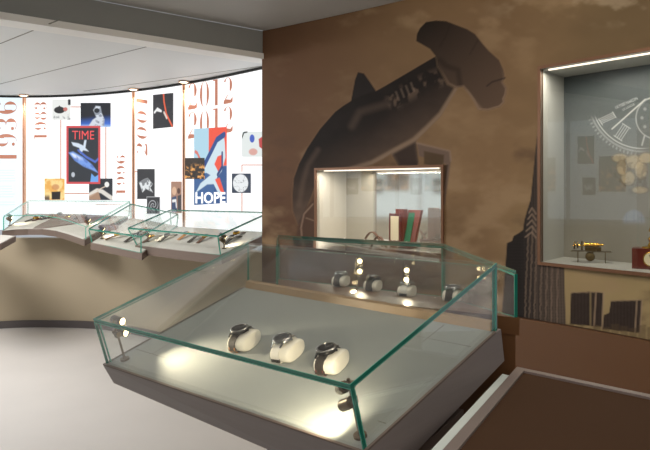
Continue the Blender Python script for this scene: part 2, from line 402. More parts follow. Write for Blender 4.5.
    st = 0.5 + 0.5 * np.sin((X - 0.02 * (Y - 200)) * 2.2); st2 = 0.5 + 0.5 * np.sin(Y * 2.0)
    col = col * (0.75 + 0.5 * st[..., None] * sm(X, 518, 530)[..., None] + 0.12 * st2[..., None])
    C = C * (1 - m[..., None]) + col * m[..., None]
    for xs in (524.5, 529, 534, 540, 545.5, 551, 557):
        ln = sdf_line(X + 2.2 * (fbm(X / 30 + xs, Y / 3.5) - .5), Y, [(xs + 4 - (xs - 524) * 0.10, 224 + abs(xs - 531) * 1.5), (xs, 325)])
        C = blend(C, sm(ln, 1.1, 0.1) * m * 0.5 * (0.5 + 0.8 * fbm(X / 3, Y / 4)), (160, 134, 112))
    for ys in np.arange(208, 238, 6.0):
        C = blend(C, sm(sdf_line(X, Y, [(529 - (ys - 208) * 0.15, ys + 5), (532, ys), (536, ys + 6)]), 1.4, 0.2) * m * 0.55, (166, 140, 118))
    C = blend(C, sm(np.abs(X - 537), 1.2, 0.2) * sm(Y, 128, 150) * m * 0.5, (108, 90, 78))
    # low towers
    for poly in ([(571, 293), (590, 291.5), (590, 326), (570, 324)], [(591, 291.5), (603.5, 293), (602.5, 327), (591, 326)], [(611, 301), (642, 300), (640, 333), (602.5, 329), (604, 315), (609, 313)]):
        d = sdf_poly(X, Y, poly); m = sm(d, 0.5, -0.5)
        col = lin((64, 52, 46)) * (0.85 + 0.3 * (0.5 + 0.5 * np.sin(X * 1.9)))[..., None] * (0.85 + 0.25 * fbm(X / 4, Y / 2))[..., None]
        C = C * (1 - m[..., None]) + col * m[..., None]
    for ln in ([(596, 293), (594, 326)], [(603.5, 293), (602, 328)], [(637, 300), (635, 332)], [(642, 300), (640, 333)]):
        C = blend(C, sm(sdf_line(X, Y, ln), 1.3, 0.3) * 0.7, (176, 148, 118))
    C = blend(C, sm(sdf_line(X, Y, [(571, 292.5), (603, 292)]), 1.0, 0.2) * 0.6, (160, 134, 106))
    C = blend(C, sm(sdf_line(X, Y, [(610, 301), (642, 300)]), 1.0, 0.2) * 0.6, (160, 134, 106))
    for k in range(12):   # distant low blocks along the skyline
        x0 = 566 + k * 9; C = blend(C, sm(sdf_poly(X, Y, [(x0, 340), (x0, 324 + (k * 7 % 5)), (x0 + 8, 324 + (k * 7 % 5)), (x0 + 8, 342)]), 0.5, -0.5) * 0.5, (96, 76, 54))
    g_ = C.mean(-1, keepdims=True); C = (C * 0.86 + g_ * 0.14) * 0.9
    return C
cm = (cols[:-1] + cols[1:]) / 2; rm = (rows[:-1] + rows[1:]) / 2
CM, RM = np.meshgrid(cm, rm, indexing='ij')
keep = ~(((CM > N1[0]) & (CM < N1[1]) & (RM > N1[2]) & (RM < N1[3])) | ((CM > N2[0]) & (CM < N2[1]) & (RM > N2[2]) & (RM < N2[3])))
M_mural = vcol_mat('mural_print', 0.6, 0.0, 0.12)
paint_grid('wall_mural', PT, mural(X, Y), M_mural, None, keep, label='brown photo mural of a leaping hammerhead shark over a hazy city skyline', category='mural')

# ------------------------------------------------------------------ niches
def niche(n, label, wall_m, back=None, glow=20, depth=0.34, dirv=(0.64, 0.77), mirror=None):
    p0, p1, z0, z1 = n; d = Vector((dirv[0], dirv[1], 0)) * depth
    fl, fr = Wp(p0, 0), Wp(p1, 0); up = Vector((0, 0, 1))
    c = thing('wall_niche', label, 'display niche', (fl + fr) / 2 + up * z0)
    q = lambda p, z: Vector((p.x, p.y, z))
    al = (fr - fl).normalized(); t = 0.01
    for nm, a, b, zz0, zz1 in (('side_panel', fl, fl + d, z0, z1), ('side_panel', fr, fr + d, z0, z1)):
        o = -al * t if a is fl else al * t
        G().hexa([q(a, z0), q(b, z0), q(b + o, z0), q(a + o, z0)], [q(a, z1), q(b, z1), q(b + o, z1), q(a + o, z1)]).out(nm, wall_m, c)
    G().prism([q(fl, z1), q(fr, z1), q(fr + d, z1), q(fl + d, z1)], up * t).out('ceiling_panel', wall_m, c)
    G().prism([q(fl, z0 - t), q(fr, z0 - t), q(fr + d, z0 - t), q(fl + d, z0 - t)], up * t).out('shelf_board', wall_m, c)
    if back is None:
        G().hexa([q(fl + d, z0), q(fr + d, z0), q(fr + d * 1.03, z0), q(fl + d * 1.03, z0)], [q(fl + d, z1), q(fr + d, z1), q(fr + d * 1.03, z1), q(fl + d * 1.03, z1)]).out('back_panel', mirror or wall_m, c)
    else:
        nu, nv = 440, 330
        U, V = np.meshgrid(np.linspace(0, 1, nu), np.linspace(0, 1, nv), indexing='ij')
        A = np.array(fl + d); Bv = np.array(fr + d)
        PTb = A[None, None, :] * (1 - U[..., None]) + Bv[None, None, :] * U[..., None]
        PTb[..., 2] = z1 + (z0 - z1) * V
        xx = HX + PTb[..., 0] / PTb[..., 1] * F; yy = HY + (E - PTb[..., 2]) / PTb[..., 1] * F
        paint_grid('back_panel', PTb, back(xx, yy), vcol_mat('niche_back_print_shade', 0.35, 0, 0.4), c)
    # frame
    g = G(); nrm = Vector((-d.x, -d.y, 0)).normalized() * 0.014; s = 0.016
    o0, o1 = fl - al * s, fr + al * s
    g.hexa([q(o0, z0 - s), q(fl, z0 - s), q(fl, z1 + s), q(o0, z1 + s)], [q(o0 + nrm, z0 - s), q(fl + nrm, z0 - s), q(fl + nrm, z1 + s), q(o0 + nrm, z1 + s)])
    g.hexa([q(fr, z0 - s), q(o1, z0 - s), q(o1, z1 + s), q(fr, z1 + s)], [q(fr + nrm, z0 - s), q(o1 + nrm, z0 - s), q(o1 + nrm, z1 + s), q(fr + nrm, z1 + s)])
    for za, zb in ((z0 - s, z0), (z1, z1 + s)):
        g.hexa([q(fl, za), q(fr, za), q(fr, zb), q(fl, zb)], [q(fl + nrm, za), q(fr + nrm, za), q(fr + nrm, zb), q(fl + nrm, zb)])
    g.out('frame', M_framec, c)
    gp = d.normalized() * 0.004
    e = d.normalized() * 0.02
    G().hexa([q(fl + e, z0), q(fr + e, z0), q(fr + e, z1), q(fl + e, z1)], [q(fl + e + gp, z0), q(fr + e + gp, z0), q(fr + e + gp, z1), q(fl + e + gp, z1)]).out('glass_pane', M_glassd, c)
    # lamp strip
    m = (fl + fr) / 2 + d * 0.10; ln = (fr - fl).length
    a, b = m - al * ln * 0.46, m + al * ln * 0.46; w2 = d.normalized() * 0.005
    G().hexa([q(a - w2, z1 - .008), q(b - w2, z1 - .008), q(b + w2, z1 - .008), q(a + w2, z1 - .008)], [q(a - w2, z1), q(b - w2, z1), q(b + w2, z1), q(a + w2, z1)]).out('lamp_strip', emis('niche_strip', (255, 240, 220), 1.6), c)
    l = area('niche_light', (m.x, m.y, z1 - 0.012), (m.x + d.x * .15, m.y + d.y * .15, z0), ln * 0.9, 0.02, glow, (1, 0.93, 0.82))
    l.rotation_euler = (0, 0, math.atan2(al.y, al.x))
    return c
def back2(X, Y):
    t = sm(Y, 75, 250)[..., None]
    C = lin((76, 84, 86)) * (1 - t) + lin((142, 138, 128)) * t  # niche shading painted in: darker at the top, paler below
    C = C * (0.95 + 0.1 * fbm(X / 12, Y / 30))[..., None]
    lt = (188, 190, 188); cx, cy = 655, 85
    # dial rings
    r = np.hypot(X - 642.5, Y - 97.5)
    for rr, wd, al in ((51, 1.0, .8), (54, 1.6, .4)):
        C = blend(C, sm(np.abs(r - rr), wd, wd * .2) * al * sm(Y, 114, 122) * sm(X, 652, 636), lt)
    ang = np.arctan2(Y - 97.5, X - 642.5); tk = (np.sin(ang * 90) > 0.2) * sm(np.abs(r - 57), 1.8, 1.0) * 0.35
    C = blend(C, tk * sm(Y, 114, 124) * sm(X, 645, 625), lt)
    r = np.hypot(X - 657, Y - 118); C = blend(C, sm(np.abs(r - 21), 1.2, 0.2) * 0.5, lt)
    for k in range(10):
        a = k * 0.63; C = blend(C, sm(np.hypot(X - 657 - 15 * math.cos(a), Y - 118 - 15 * math.sin(a)), 2.2, 1) * 0.4, lt)
    C = blend(C, sm(sdf_line(X, Y, [(645, 99.5), (612, 129)]), 1.1, 0.2) * 0.7, (220, 220, 216))
    C = blend(C, sm(sdf_line(X, Y, [(645, 99.5), (660, 96)]), 1.1, 0.2) * 0.6, lt)
    C = blend(C, sm(sdf_line(X, Y, [(644.5, 136), (642, 145)]), 1.3, 0.4) * 0.6, lt)
    for k in range(4):   # hour numerals
        C = blend(C, sm(sdf_line(X, Y, [(599.5 + k * 0.7, 119 + k * 1.5), (613.5 + k * 0.7, 112.5 + k * 1.5)]), 0.55, 0.15) * 0.75, lt)
        C = blend(C, sm(sdf_line(X, Y, [(615 + k * 2.0, 136.5 + k * 1.2), (623 + k * 2.0, 124.5 + k * 1.2)]), 0.6, 0.15) * 0.75, lt)
    C = blend(C, sm(sdf_line(X, Y, [(598.5, 119), (602.5, 125)]), 0.8, 0.2) * 0.7, lt); C = blend(C, sm(sdf_line(X, Y, [(612.5, 112), (616, 117.5)]), 0.8, 0.2) * 0.7, lt)
    C = blend(C, sm(sdf_line(X, Y, [(614, 135.5), (622, 141)]), 0.8, 0.2) * 0.7, lt); C = blend(C, sm(sdf_line(X, Y, [(622.5, 123.5), (630.5, 128.5)]), 0.8, 0.2) * 0.7, lt)
    # golden wheels
    for (cx, cy, rx, ry) in ((620, 158, 9, 5), (634, 162, 10, 8), (628, 178, 8, 8), (641, 170, 7, 10), (646, 158, 8, 6), (640, 190, 9, 4), (622, 168, 6, 8)):
        q = np.hypot((X - cx) / rx, (Y - cy) / ry); C = blend(C, sm(q, 1.05, 0.6) * 0.5, (196, 176, 140)); C = blend(C, sm(np.abs(q - 0.95), .12, 0.02) * 0.4, (120, 104, 84))
    C = blend(C, sm(fbm(X / 5, Y / 5), 0.5, 0.65) * sm(np.hypot((X - 634) / 26, (Y - 172) / 28), 1, 0.5) * 0.4, (90, 80, 66))
    r = np.hypot((X - 634) / 13, (Y - 222) / 14); C = blend(C, sm(r, 1, 0.7) * sm(Y, 226, 220) * 0.4, (160, 172, 196))
    C = blend(C, sm(np.abs(np.sin((X - 634) / 2.4)), 0.3, 0.0) * sm(r, 1, .8) * sm(Y, 226, 220) * 0.4, (110, 112, 130))
    C = blend(C, sm(sdf_poly(X, Y, [(585, 165), (600, 165), (600, 195), (585, 195)]), 0.5, -1.5) * 0.12, (100, 100, 98))
    return C
m_mirror = mat('polished_back', (200, 198, 192), 0.06, 0.0, coat=1.0, spec=1.0)
m_mirror.node_tree.nodes['Principled BSDF'].inputs['Metallic'].default_value = 0.72
niche(N1, 'small lit wall niche in the shark mural holding an open presentation box', M_nichew, None, 5.0, mirror=m_mirror)
M_nichew2 = mat('niche_grey', (176, 176, 170), 0.5)
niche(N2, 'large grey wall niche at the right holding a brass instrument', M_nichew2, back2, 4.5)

# text helper ------------------------------------------------------------------
def text_geo(txt, size=1.0, bold=0.0, ext=0.0):
    cu = bpy.data.curves.new('t', 'FONT'); cu.body = txt; cu.size = size; cu.offset = bold; cu.extrude = ext; cu.resolution_u = 3
    o = bpy.data.objects.new('t', cu); COL.objects.link(o)
    dg = bpy.context.evaluated_depsgraph_get(); dg.update()
    me = o.evaluated_get(dg).to_mesh(); vs = [v.co.copy() for v in me.vertices]; fs = [tuple(p.vertices) for p in me.polygons]
    o.evaluated_get(dg).to_mesh_clear(); bpy.data.objects.remove(o); bpy.data.curves.remove(cu)
    return vs, fs
def text_in_box(txt, mapf, bold=0.0):
    """mapf(u,v) with u,v in 0..1 over the text bounding box, v up"""
    vs, fs = text_geo(txt, 1.0, bold)
    x0 = min(v.x for v in vs); x1 = max(v.x for v in vs); y0 = min(v.y for v in vs); y1 = max(v.y for v in vs)
    return [mapf((v.x - x0) / (x1 - x0), (v.y - y0) / (y1 - y0)) for v in vs], fs

# didone stencil digits as strips: each stroke = list of ((x,y),(x,y)) pairs in a 0..1 box (y up)
def cres(cx, cy, rx, ry, a0, a1, tmax, n=14):
    r = []
    for k in range(n + 1):
        a = math.radians(a0 + (a1 - a0) * k / n); t = math.sin(math.pi * k / n) ** 0.7 * tmax * 1.25 + 0.02
        r.append(((cx + rx * math.cos(a), cy + ry * math.sin(a)), (cx + (rx - t) * math.cos(a), cy + (ry - t * 0.3) * math.sin(a))))
    return r
def rg(cx, cy, rx, ry, a0, a1, tmax, tmin=.035, n=18):   # thick-and-thin arc
    r = []
    for k in range(n + 1):
        a = math.radians(a0 + (a1 - a0) * k / n); t = tmin + (tmax - tmin) * abs(math.cos(a)) ** 1.2
        r.append(((cx + rx * math.cos(a), cy + ry * math.sin(a)), (cx + (rx - t) * math.cos(a), cy + (ry - tmin * .7) * math.sin(a))))
    return r
dot = lambda x, y: [((x + .13 * math.cos(a), y + .075 * math.sin(a)), (x, y)) for a in [k * math.pi / 6 for k in range(13)]]
DIG = {
 '0': [rg(.5, .5, .48, .5, 95, 265, .24, .02), rg(.5, .5, .48, .5, -85, 85, .24, .02)],
 '1': [[((.36, 0), (.64, 0)), ((.36, 1), (.64, 1))], [((.16, .95), (.16, 1)), ((.36, .95), (.36, 1))]],
 '2': [rg(.45, .70, .47, .30, -50, 150, .26, .03), [((.75, .50), (.62, .42)), ((.45, .30), (.33, .28)), ((.14, .10), (.02, .10))], [((.02, 0), (.02, .10)), ((.3, 0), (.3, .17)), ((.75, 0), (.75, .13)), ((.95, .04), (.98, .24))]],
 '3': [rg(.42, .74, .46, .26, -85, 140, .25, .03), rg(.42, .27, .5, .27, -130, 88, .28, .03), dot(.17, .2), dot(.2, .84)],
 '6': [rg(.5, .5, .48, .5, 80, 265, .26, .03), rg(.53, .3, .43, .3, -95, 200, .24, .03), dot(.78, .84)],
 '9': [rg(.5, .5, .48, .5, -100, 85, .26, .03), rg(.47, .7, .43, .3, -20, 275, .24, .03), dot(.22, .16)],
 '8': [rg(.5, .76, .38, .24, 0, 360, .2, .03), rg(.5, .26, .47, .27, 0, 360, .24, .03)],
}
class Digits(list):
    def out(s, name, m, parent):
        for g in s: g.out('year_digit', m, parent)
def year(txt, mapf, gap=0.22):
    gs = Digits(); n = len(txt); cw = 1.0 / (n + gap * (n - 1)); 
    for i, ch in enumerate(txt):
        x0 = i * (1 + gap) * cw; g = G(); gs.append(g)
        for st in DIG[ch]:
            v = []; f = []
            for (a, b) in st:
                v += [mapf(x0 + a[0] * cw, a[1]), mapf(x0 + b[0] * cw, b[1])]
            for k in range(len(st) - 1): f.append((2 * k, 2 * k + 1, 2 * k + 3, 2 * k + 2))
            g.add(v, f)
    return gs

# ------------------------------------------------------------------ lightbox wall
def lrect(x0, y0, x1, y1, off, skew=0.0):
    """grid mapping of a px rectangle on the lightbox arc; skew = y shift from left to right"""
    return lambda u, v: L(x0 + (x1 - x0) * u, y0 + (y1 - y0) * v + skew * u, off)
def picture(parent, rect, fn, name='picture_print', label=None, n=None, off=0.012, skew=0.0, border=None):
    x0, y0, x1, y1 = rect; nu = n or max(24, int((x1 - x0) * 3)); nv = int(nu * (y1 - y0) / (x1 - x0)) + 2
    U, V = np.meshgrid(np.linspace(0, 1, nu), np.linspace(0, 1, nv), indexing='ij')
    mf = lrect(x0, y0, x1, y1, off, skew)
    PTp = np.array([[tuple(mf(U[i, 0], V[0, j])) for j in range(nv)] for i in range(nu)])
    o = paint_grid(name, PTp, fn(U, V), M_print, parent)
    if label: o['label'] = label
    return o
def ell(U, V, cx, cy, rx, ry): return np.hypot((U - cx) / rx, (V - cy) / ry)
def base(U, c): return np.zeros(U.shape + (3,)) + lin(c)
def p_bird(U, V):
    C = base(U, (236, 238, 234)); C = blend(C, sm(ell(U, V, .4, .52, .3, .17), 1.05, .9), (34, 34, 36))
    C = blend(C, sm(sdf_poly(U, V, [(.1, .55), (.4, .3), (.75, .6), (.45, .55)]), .02, -.02), (40, 40, 42))
    C = blend(C, sm(ell(U, V, .72, .48, .12, .1), 1.1, .8), (200, 120, 110)); C = blend(C, sm(U, .84, .88) * sm(V, .3, .25), (40, 40, 44))
    return blend(C, sm(fbm(U * 8, V * 8), .5, .65) * .6 * sm(V, .6, .9), (90, 96, 100))
def p_astro(U, V):
    C = base(U, (28, 30, 40)); C = blend(C, sm(V + .12 * (U - .5), .5, .95), (60, 110, 210)); C = blend(C, sm(V, .85, 1) * .7, (180, 215, 250))
    body = sdf_poly(U, V, [(.5, .12), (.66, .14), (.7, .4), (.8, .7), (.78, .98), (.25, .98), (.4, .7), (.52, .6), (.42, .3)])
    C = blend(C, sm(body, .02, -.03), (214, 220, 230)); C = blend(C, sm(fbm(U * 9, V * 9), .5, .62) * sm(body, .02, -.03) * .7, (90, 100, 120))
    return blend(C, sm(ell(U, V, .54, .32, .09, .1), 1.1, .9), (30, 34, 44))
def p_cover(U, V):
    C = base(U, (44, 48, 56)); e = np.minimum(np.minimum(U * .8, (1 - U) * .8), np.minimum(V * 1.4, (1 - V) * 1.4))
    f = sdf_poly(U, V, [(.06, .46), (.2, .44), (.5, .54), (.75, .66), (.96, .82), (.75, .76), (.5, .7), (.25, .6)])
    C = blend(C, sm(f, .015, -.02), (120, 160, 235)); C = blend(C, sm(f, -.01, -.05) * sm(V, .62, .5), (225, 235, 255))
    C = blend(C, sm(fbm(U * 9, V * 12), .5, .6) * sm(f, .01, -.01) * .5, (50, 80, 170))
    h = sdf_poly(U, V, [(.15, .28), (.35, .3), (.5, .34), (.55, .2), (.6, .22), (.56, .38), (.66, .44), (.5, .42), (.42, .48), (.38, .38), (.2, .34)])
    C = blend(C, sm(h, .012, -.012) * sm(V, .23, .26), (214, 226, 240)); C = blend(C, sm(sdf_line(U, V, [(.35, .42), (.6, .54), (.85, .62), (.95, .56)]), .03, .01), (80, 110, 200))
    C = blend(C, sm(ell(U, V, .2, .84, .055, .045), 1.1, .8), (190, 196, 206)); C = blend(C, sm(sdf_poly(U, V, [(.7, .98), (.74, .82), (.84, .88), (.94, .84), (.96, .98)]), .01, -.01), (110, 170, 240))
    return blend(C, sm(e, .055, .045), (214, 78, 82))
def p_gold(U, V):
    C = base(U, (240, 180, 90)); C = blend(C, sm(fbm(U * 5, V * 5), .4, .7), (255, 222, 150)); C = blend(C, sm(sdf_poly(U, V, [(.35, .62), (.8, .6), (.78, .98), (.36, .98)]), .02, -.02), (36, 30, 28))
    C = blend(C, sm(ell(U, V, .55, .4, .22, .16), 1.1, .6) * .7, (200, 120, 70)); return blend(C, sm(U, .3, .2) * sm(V, .7, .9), (110, 90, 70))
def p_racket(U, V):
    C = base(U, (40, 42, 50)); C = blend(C, sm(sdf_line(U, V, [(.05, .75), (.35, .55), (.55, .6), (.95, .9)]), .12, .06), (226, 220, 210))
    C = blend(C, sm(ell(U, V, .76, .28, .1, .13), 1.1, .85), (240, 240, 236)); C = blend(C, sm(sdf_line(U, V, [(.35, .55), (.68, .38)]), .035, .01), (220, 200, 180))
    C = blend(C, sm(sdf_poly(U, V, [(0, .8), (.4, .6), (.5, .98), (0, .98)]), .02, -.02) * .8, (190, 150, 120)); return C
def p_arc(U, V):
    C = base(U, (44, 44, 50)); C = blend(C, sm(sdf_line(U, V, [(.52, .0), (.55, .25), (.66, .6), (.95, .98)]), .045, .02), (232, 96, 60))
    C = blend(C, sm(sdf_line(U, V, [(.08, .52), (.22, .42), (.4, .5), (.2, .46)]), .05, .02), (240, 240, 240)); return blend(C, sm(sdf_line(U, V, [(.55, .55), (.68, .72)]), .05, .02), (225, 210, 200))
def p_fish(U, V):
    C = base(U, (52, 52, 56)); a = sdf_poly(U, V, [(.1, .45), (.4, .34), (.6, .3), (.9, .5), (.75, .62), (.9, .78), (.5, .66), (.3, .78), (.2, .6)])
    C = blend(C, sm(a, .02, -.02), (226, 230, 232)); return blend(C, sm(fbm(U * 10, V * 10), .5, .6) * sm(a, .02, -.02) * .8, (70, 72, 78))
def p_coil(U, V):
    C = base(U, (50, 50, 54)); r = np.hypot(U - .5, V - .5); a = np.arctan2(V - .5, U - .5)
    C = blend(C, sm(np.abs(np.sin(r * 18 + a)), .55, .2) * sm(r, .4, .34), (190, 192, 196)); return blend(C, sm(np.minimum(np.minimum(U, 1 - U), np.minimum(V, 1 - V)), .05, .03), (180, 182, 184))
def p_people(U, V):
    C = base(U, (170, 130, 110)); C = blend(C, sm(ell(U, V, .3, .3, .22, .14), 1.1, .8), (220, 180, 150)); C = blend(C, sm(sdf_poly(U, V, [(.05, .5), (.5, .45), (.6, .98), (.05, .98)]), .02, -.03), (60, 76, 110))
    C = blend(C, sm(sdf_line(U, V, [(.15, .62), (.45, .6), (.5, .8)]), .06, .03), (236, 236, 236)); C = blend(C, sm(ell(U, V, .72, .3, .16, .1), 1.1, .8), (90, 60, 50)); return blend(C, sm(sdf_poly(U, V, [(.6, .45), (.95, .4), (.95, .98), (.62, .98)]), .02, -.03), (70, 66, 70))
def p_fire(U, V):
    C = base(U, (52, 40, 32)); n = fbm(U * 9 + 4, V * 9 + 3); C = blend(C, sm(n, .48, .7) * sm(V, .2, .5), (240, 170, 90)); return blend(C, sm(n, .4, .3) * .6, (24, 20, 18))
def p_hope(U, V):
    C = base(U, (176, 214, 232)); C = blend(C, sm(U, .44, .46) * sm(V, .52, .5), (240, 84, 60)); C = blend(C, sm(V + .1 * U, .62, .63), (54, 96, 150)); C = blend(C, sm(V, .5, .52) * sm(U, .6, .62), (44, 84, 140))
    wv = sdf_poly(U, V, [(.3, .5), (.5, .34), (.7, .16), (.9, .1), (.94, .2), (.96, .4), (.84, .58), (.72, .64), (.66, .7), (.9, .88), (.78, .9), (.6, .74), (.4, .74), (.05, .84), (.2, .72), (.5, .62), (.36, .58)])
    C = blend(C, sm(wv, .01, -.01), (206, 226, 236)); C = blend(C, sm(sdf_line(U, V, [(.32, .48), (.5, .33), (.7, .16), (.92, .1)]), .045, .035), (34, 74, 140))
    h = sdf_poly(U, V, [(.62, .48), (.72, .38), (.86, .36), (.84, .52), (.74, .58)]); C = blend(C, sm(h, .01, -.01), (240, 84, 60)); C = blend(C, sm(sdf_line(U, V, [(.86, .34), (.86, .52), (.72, .62)]), .03, .02), (34, 60, 120))
    C = blend(C, sm(sdf_poly(U, V, [(.64, .68), (.78, .66), (.94, .88), (.8, .84)]), .01, -.01), (240, 84, 60)); C = blend(C, sm(sdf_line(U, V, [(.04, .3), (.1, .32), (.18, .4)]), .03, .015), (220, 120, 110)); return C
def p_sketch(U, V):
    C = base(U, (226, 232, 230)); C = blend(C, sm(ell(U, V, .5, .28, .12, .16), 1.1, .9), (60, 90, 190)); C = blend(C, sm(ell(U, V, .55, .8, .22, .14), 1.1, .8) * .7, (214, 120, 100)); C = blend(C, sm(sdf_poly(U, V, [(.82, .3), (1, .2), (1, .7), (.85, .6)]), .02, -.02), (190, 60, 60))
    return blend(C, sm(sdf_line(U, V, [(0, .25), (.1, .05), (.25, .02)]), .04, .02), (40, 50, 50))
def p_skull(U, V):
    C = base(U, (46, 58, 78)); C = blend(C, sm(ell(U, V, .46, .5, .4, .46), 1.03, .97), (232, 236, 238)); n = fbm(U * 7, V * 7)
    return blend(C, sm(np.abs(n - .5), .03, .01) * sm(ell(U, V, .46, .5, .4, .46), 1, .9) * .8, (70, 74, 84))
def textlines(parent, x0, y0, x1, y1, n, slope=0.0):
    g = G(); st = (y1 - y0) / n
    for k in range(n):
        xe = x0 + (x1 - x0) * (1 - 0.12 * random.random() - (0.4 if k % 6 == 5 else 0)); ya = y0 + k * st
        g.add([L(x0, ya, .008), L(xe, ya + slope * (xe - x0), .008), L(xe, ya + slope * (xe - x0) + .55, .008), L(x0, ya + .55, .008)], [(0, 1, 2, 3)])
    g.out('text_block', M_grey, parent)
def cline(parent, pts, w=0.45):
    g = G()
    for (a, b) in zip(pts[:-1], pts[1:]):
        if abs(a[0] - b[0]) > abs(a[1] - b[1]): q = [(a[0], a[1] - w), (b[0], b[1] - w), (b[0], b[1] + w), (a[0], a[1] + w)]
        else: q = [(a[0] - w, a[1]), (a[0] + w, a[1]), (b[0] + w, b[1]), (b[0] - w, b[1])]
        g.add([L(x, y, .006) for x, y in q], [(0, 1, 2, 3)])
    g.out('connector_line', M_copl, parent)
PZ0, PZ1 = 0.95, 2.378
def panel(x0, x1, label, m):
    xs = np.linspace(x0, x1, 14); g = G(); v = []
    for x in xs:
        z = float(pz(x)); X_ = (x - HX) / F * z
        for zz, dy in ((PZ0, 0), (PZ1, 0), (PZ1, .05), (PZ0, .05)): v.append((X_, z + dy, zz))
    f = [(0, 1, 2, 3), tuple(len(v) - 4 + k for k in (3, 2, 1, 0))]
    for k in range(len(xs) - 1):
        for j in range(4): f.append((k * 4 + j, k * 4 + (j + 1) % 4, k * 4 + 4 + (j + 1) % 4, k * 4 + 4 + j))
    zc = float(pz((x0 + x1) / 2)); c = thing('lightbox_panel', label, 'light panel', (((x0 + x1) / 2 - HX) / F * zc, zc, PZ0))
    g.add(v, f); g.out('panel_face', m, c); return c
def vmap(x0, y0, x1, y1, off=.008):   # text running bottom to top
    return lambda u, v: L(x1 - (x1 - x0) * v, y1 + (y0 - y1) * u, off)
pA = panel(-55, 22.2, 'tall backlit history panel headed 1936 at the far left', M_litb)
year('1936', lambda u, v: L(-4 + 21 * (1 - v), 163.5 + (101 - 163.5) * u, .008)).out('year_lettering', M_copl, pA)
textlines(pA, -20, 170, 16, 207, 14)
pB = panel(25.2, 131.8, 'wide backlit history panel with 1983, 1996 and the shark magazine cover', M_litw)
year('1983', lambda u, v: L(34.5 + 12.5 * (1 - v), 140.5 + (101.5 - 140.5) * u, .008)).out('year_lettering', M_copl, pB)
year('1996', lambda u, v: L(116.5 + 9 * (1 - v), 196 + (155 - 196) * u, .008)).out('year_lettering', M_copl, pB)
cline(pB, [(71, 107), (81, 107)]); cline(pB, [(61, 120), (61, 179)]); cline(pB, [(106, 127), (106, 180)]); cline(pB, [(65, 193.5), (90, 193.5)])
picture(pB, (52.5, 99.5, 71, 120), p_bird); picture(pB, (81, 103, 111, 127), p_astro)
cov = picture(pB, (67, 126, 101, 184), p_cover, off=.02, label='red-bordered magazine cover with a blue fish')
picture(pB, (45, 178.5, 65, 200), p_gold); picture(pB, (89.5, 178.5, 113, 200), p_racket, off=.016)
vs, fs = text_in_box('TIME', lambda u, v: L(73 + 22 * u, 139.5 - 8.5 * v, .024), 0.0)
mesh('cover_title', vs, fs, emis('title_red', (222, 78, 80), 1), pB)
textlines(pB, 31.5, 147, 51, 177, 12); textlines(pB, 113, 113, 128, 142, 11); cline(pB, [(95.5, 204.5), (122, 204.5)], .2)
pC = panel(134.6, 182.2, 'narrow backlit history panel headed 2001', M_litw)
year('2001', lambda u, v: L(136.5 + 11 * (1 - v), 156 + (96 - 156) * u + (-2 * v), .008), 0.3).out('year_lettering', M_copl, pC)
picture(pC, (153.3, 95, 173.5, 129), p_arc, skew=-2); picture(pC, (137.5, 169, 155, 199), p_fish); picture(pC, (147, 196.5, 160.5, 214), p_coil, off=.016); picture(pC, (171.3, 181.5, 182, 213), p_people)
cline(pC, [(134.6, 171.8), (153, 171.8), (154, 185)]); textlines(pC, 160, 148, 176, 170, 8)
pD = panel(185.2, 300, 'backlit history panel headed 2012 with the red and blue poster', M_litw)
sk = lambda x, y: y - (x - 188) * 0.155
def ymap(y0, y1): return lambda u, v: L(188 + 45 * u, (y1 + (y0 - y1) * v) - 45 * u * 0.16, .008)
year('2012', ymap(84, 110), 0.25).out('year_lettering', M_copl, pD); year('2012', ymap(113, 139), 0.25).out('year_lettering', M_copl, pD)
picture(pD, (194.3, 129, 227, 205), p_hope, skew=-2, label='light blue, red and navy poster reading HOPE', off=.014)
vs, fs = text_in_box('HOPE', lambda u, v: L(195.8 + 30 * u, 203.5 - 11.5 * v, .018), 0.03); mesh('poster_lettering', vs, fs, M_litw, pD)
picture(pD, (185.4, 158, 205, 179), p_fire, off=.02); picture(pD, (242, 131.5, 262.5, 157), p_sketch); picture(pD, (232, 173.5, 251, 193), p_skull)
cline(pD, [(242, 172), (242, 165), (264, 165)]); cline(pD, [(242, 193), (242, 212)]); textlines(pD, 248, 86, 262, 120, 9, -.16)
# mullions and top gap
k = 6
for px in (23.7, 133.2, 183.7):
    k += 1; g = G()
    for s in (-1, 1):
        c = px + s * 0.95; z = float(pz(px)) - 0.03; xa = (c - 0.38 - HX) / F * z; xb = (c + 0.38 - HX) / F * z; g.box(xa, xb, z, z + 0.09, PZ0, 2.39)
    g.out('trim_%d' % k, M_copper, kind='structure')
xs = np.linspace(-55, 300, 40); g = G()
for a, b in zip(xs[:-1], xs[1:]):
    p, q = L(a, 100, 0.02), L(b, 100, 0.02); g.hexa([(p.x, p.y, 2.378), (q.x, q.y, 2.378), (q.x, q.y + .1, 2.378), (p.x, p.y + .1, 2.378)], [(p.x, p.y, 2.3985), (q.x, q.y, 2.3985), (q.x, q.y + .1, 2.3985), (p.x, p.y + .1, 2.3985)])
k += 1; g.out('trim_%d' % k, M_black, kind='structure')
for px, lab in ((23.7, 'recessed ceiling downlight over the left panel joint'), (133.2, 'recessed ceiling downlight over the middle panel joint'), (183.7, 'recessed ceiling downlight over the right panel joint')):
    z = float(pz(px)) - 0.10; x = (px - HX) / F * z
    t = thing('ceiling_downlight', lab, 'downlight', (x, z, 2.39))
    G().lathe([(.050, 2.392), (.052, 2.386), (.038, 2.386), (.036, 2.392)], M=Matrix.Translation((x, z, 0))).out('trim_ring', M_copper, t)
    G().lathe([(.034, 2.388), (.034, 2.3845)], M=Matrix.Translation((x, z, 0))).out('lens', M_down, t)
    spot('downlight_beam', (x, z, 2.375), (x, z + .02, 0), 10, 110, 0.8, (1, .85, .68))
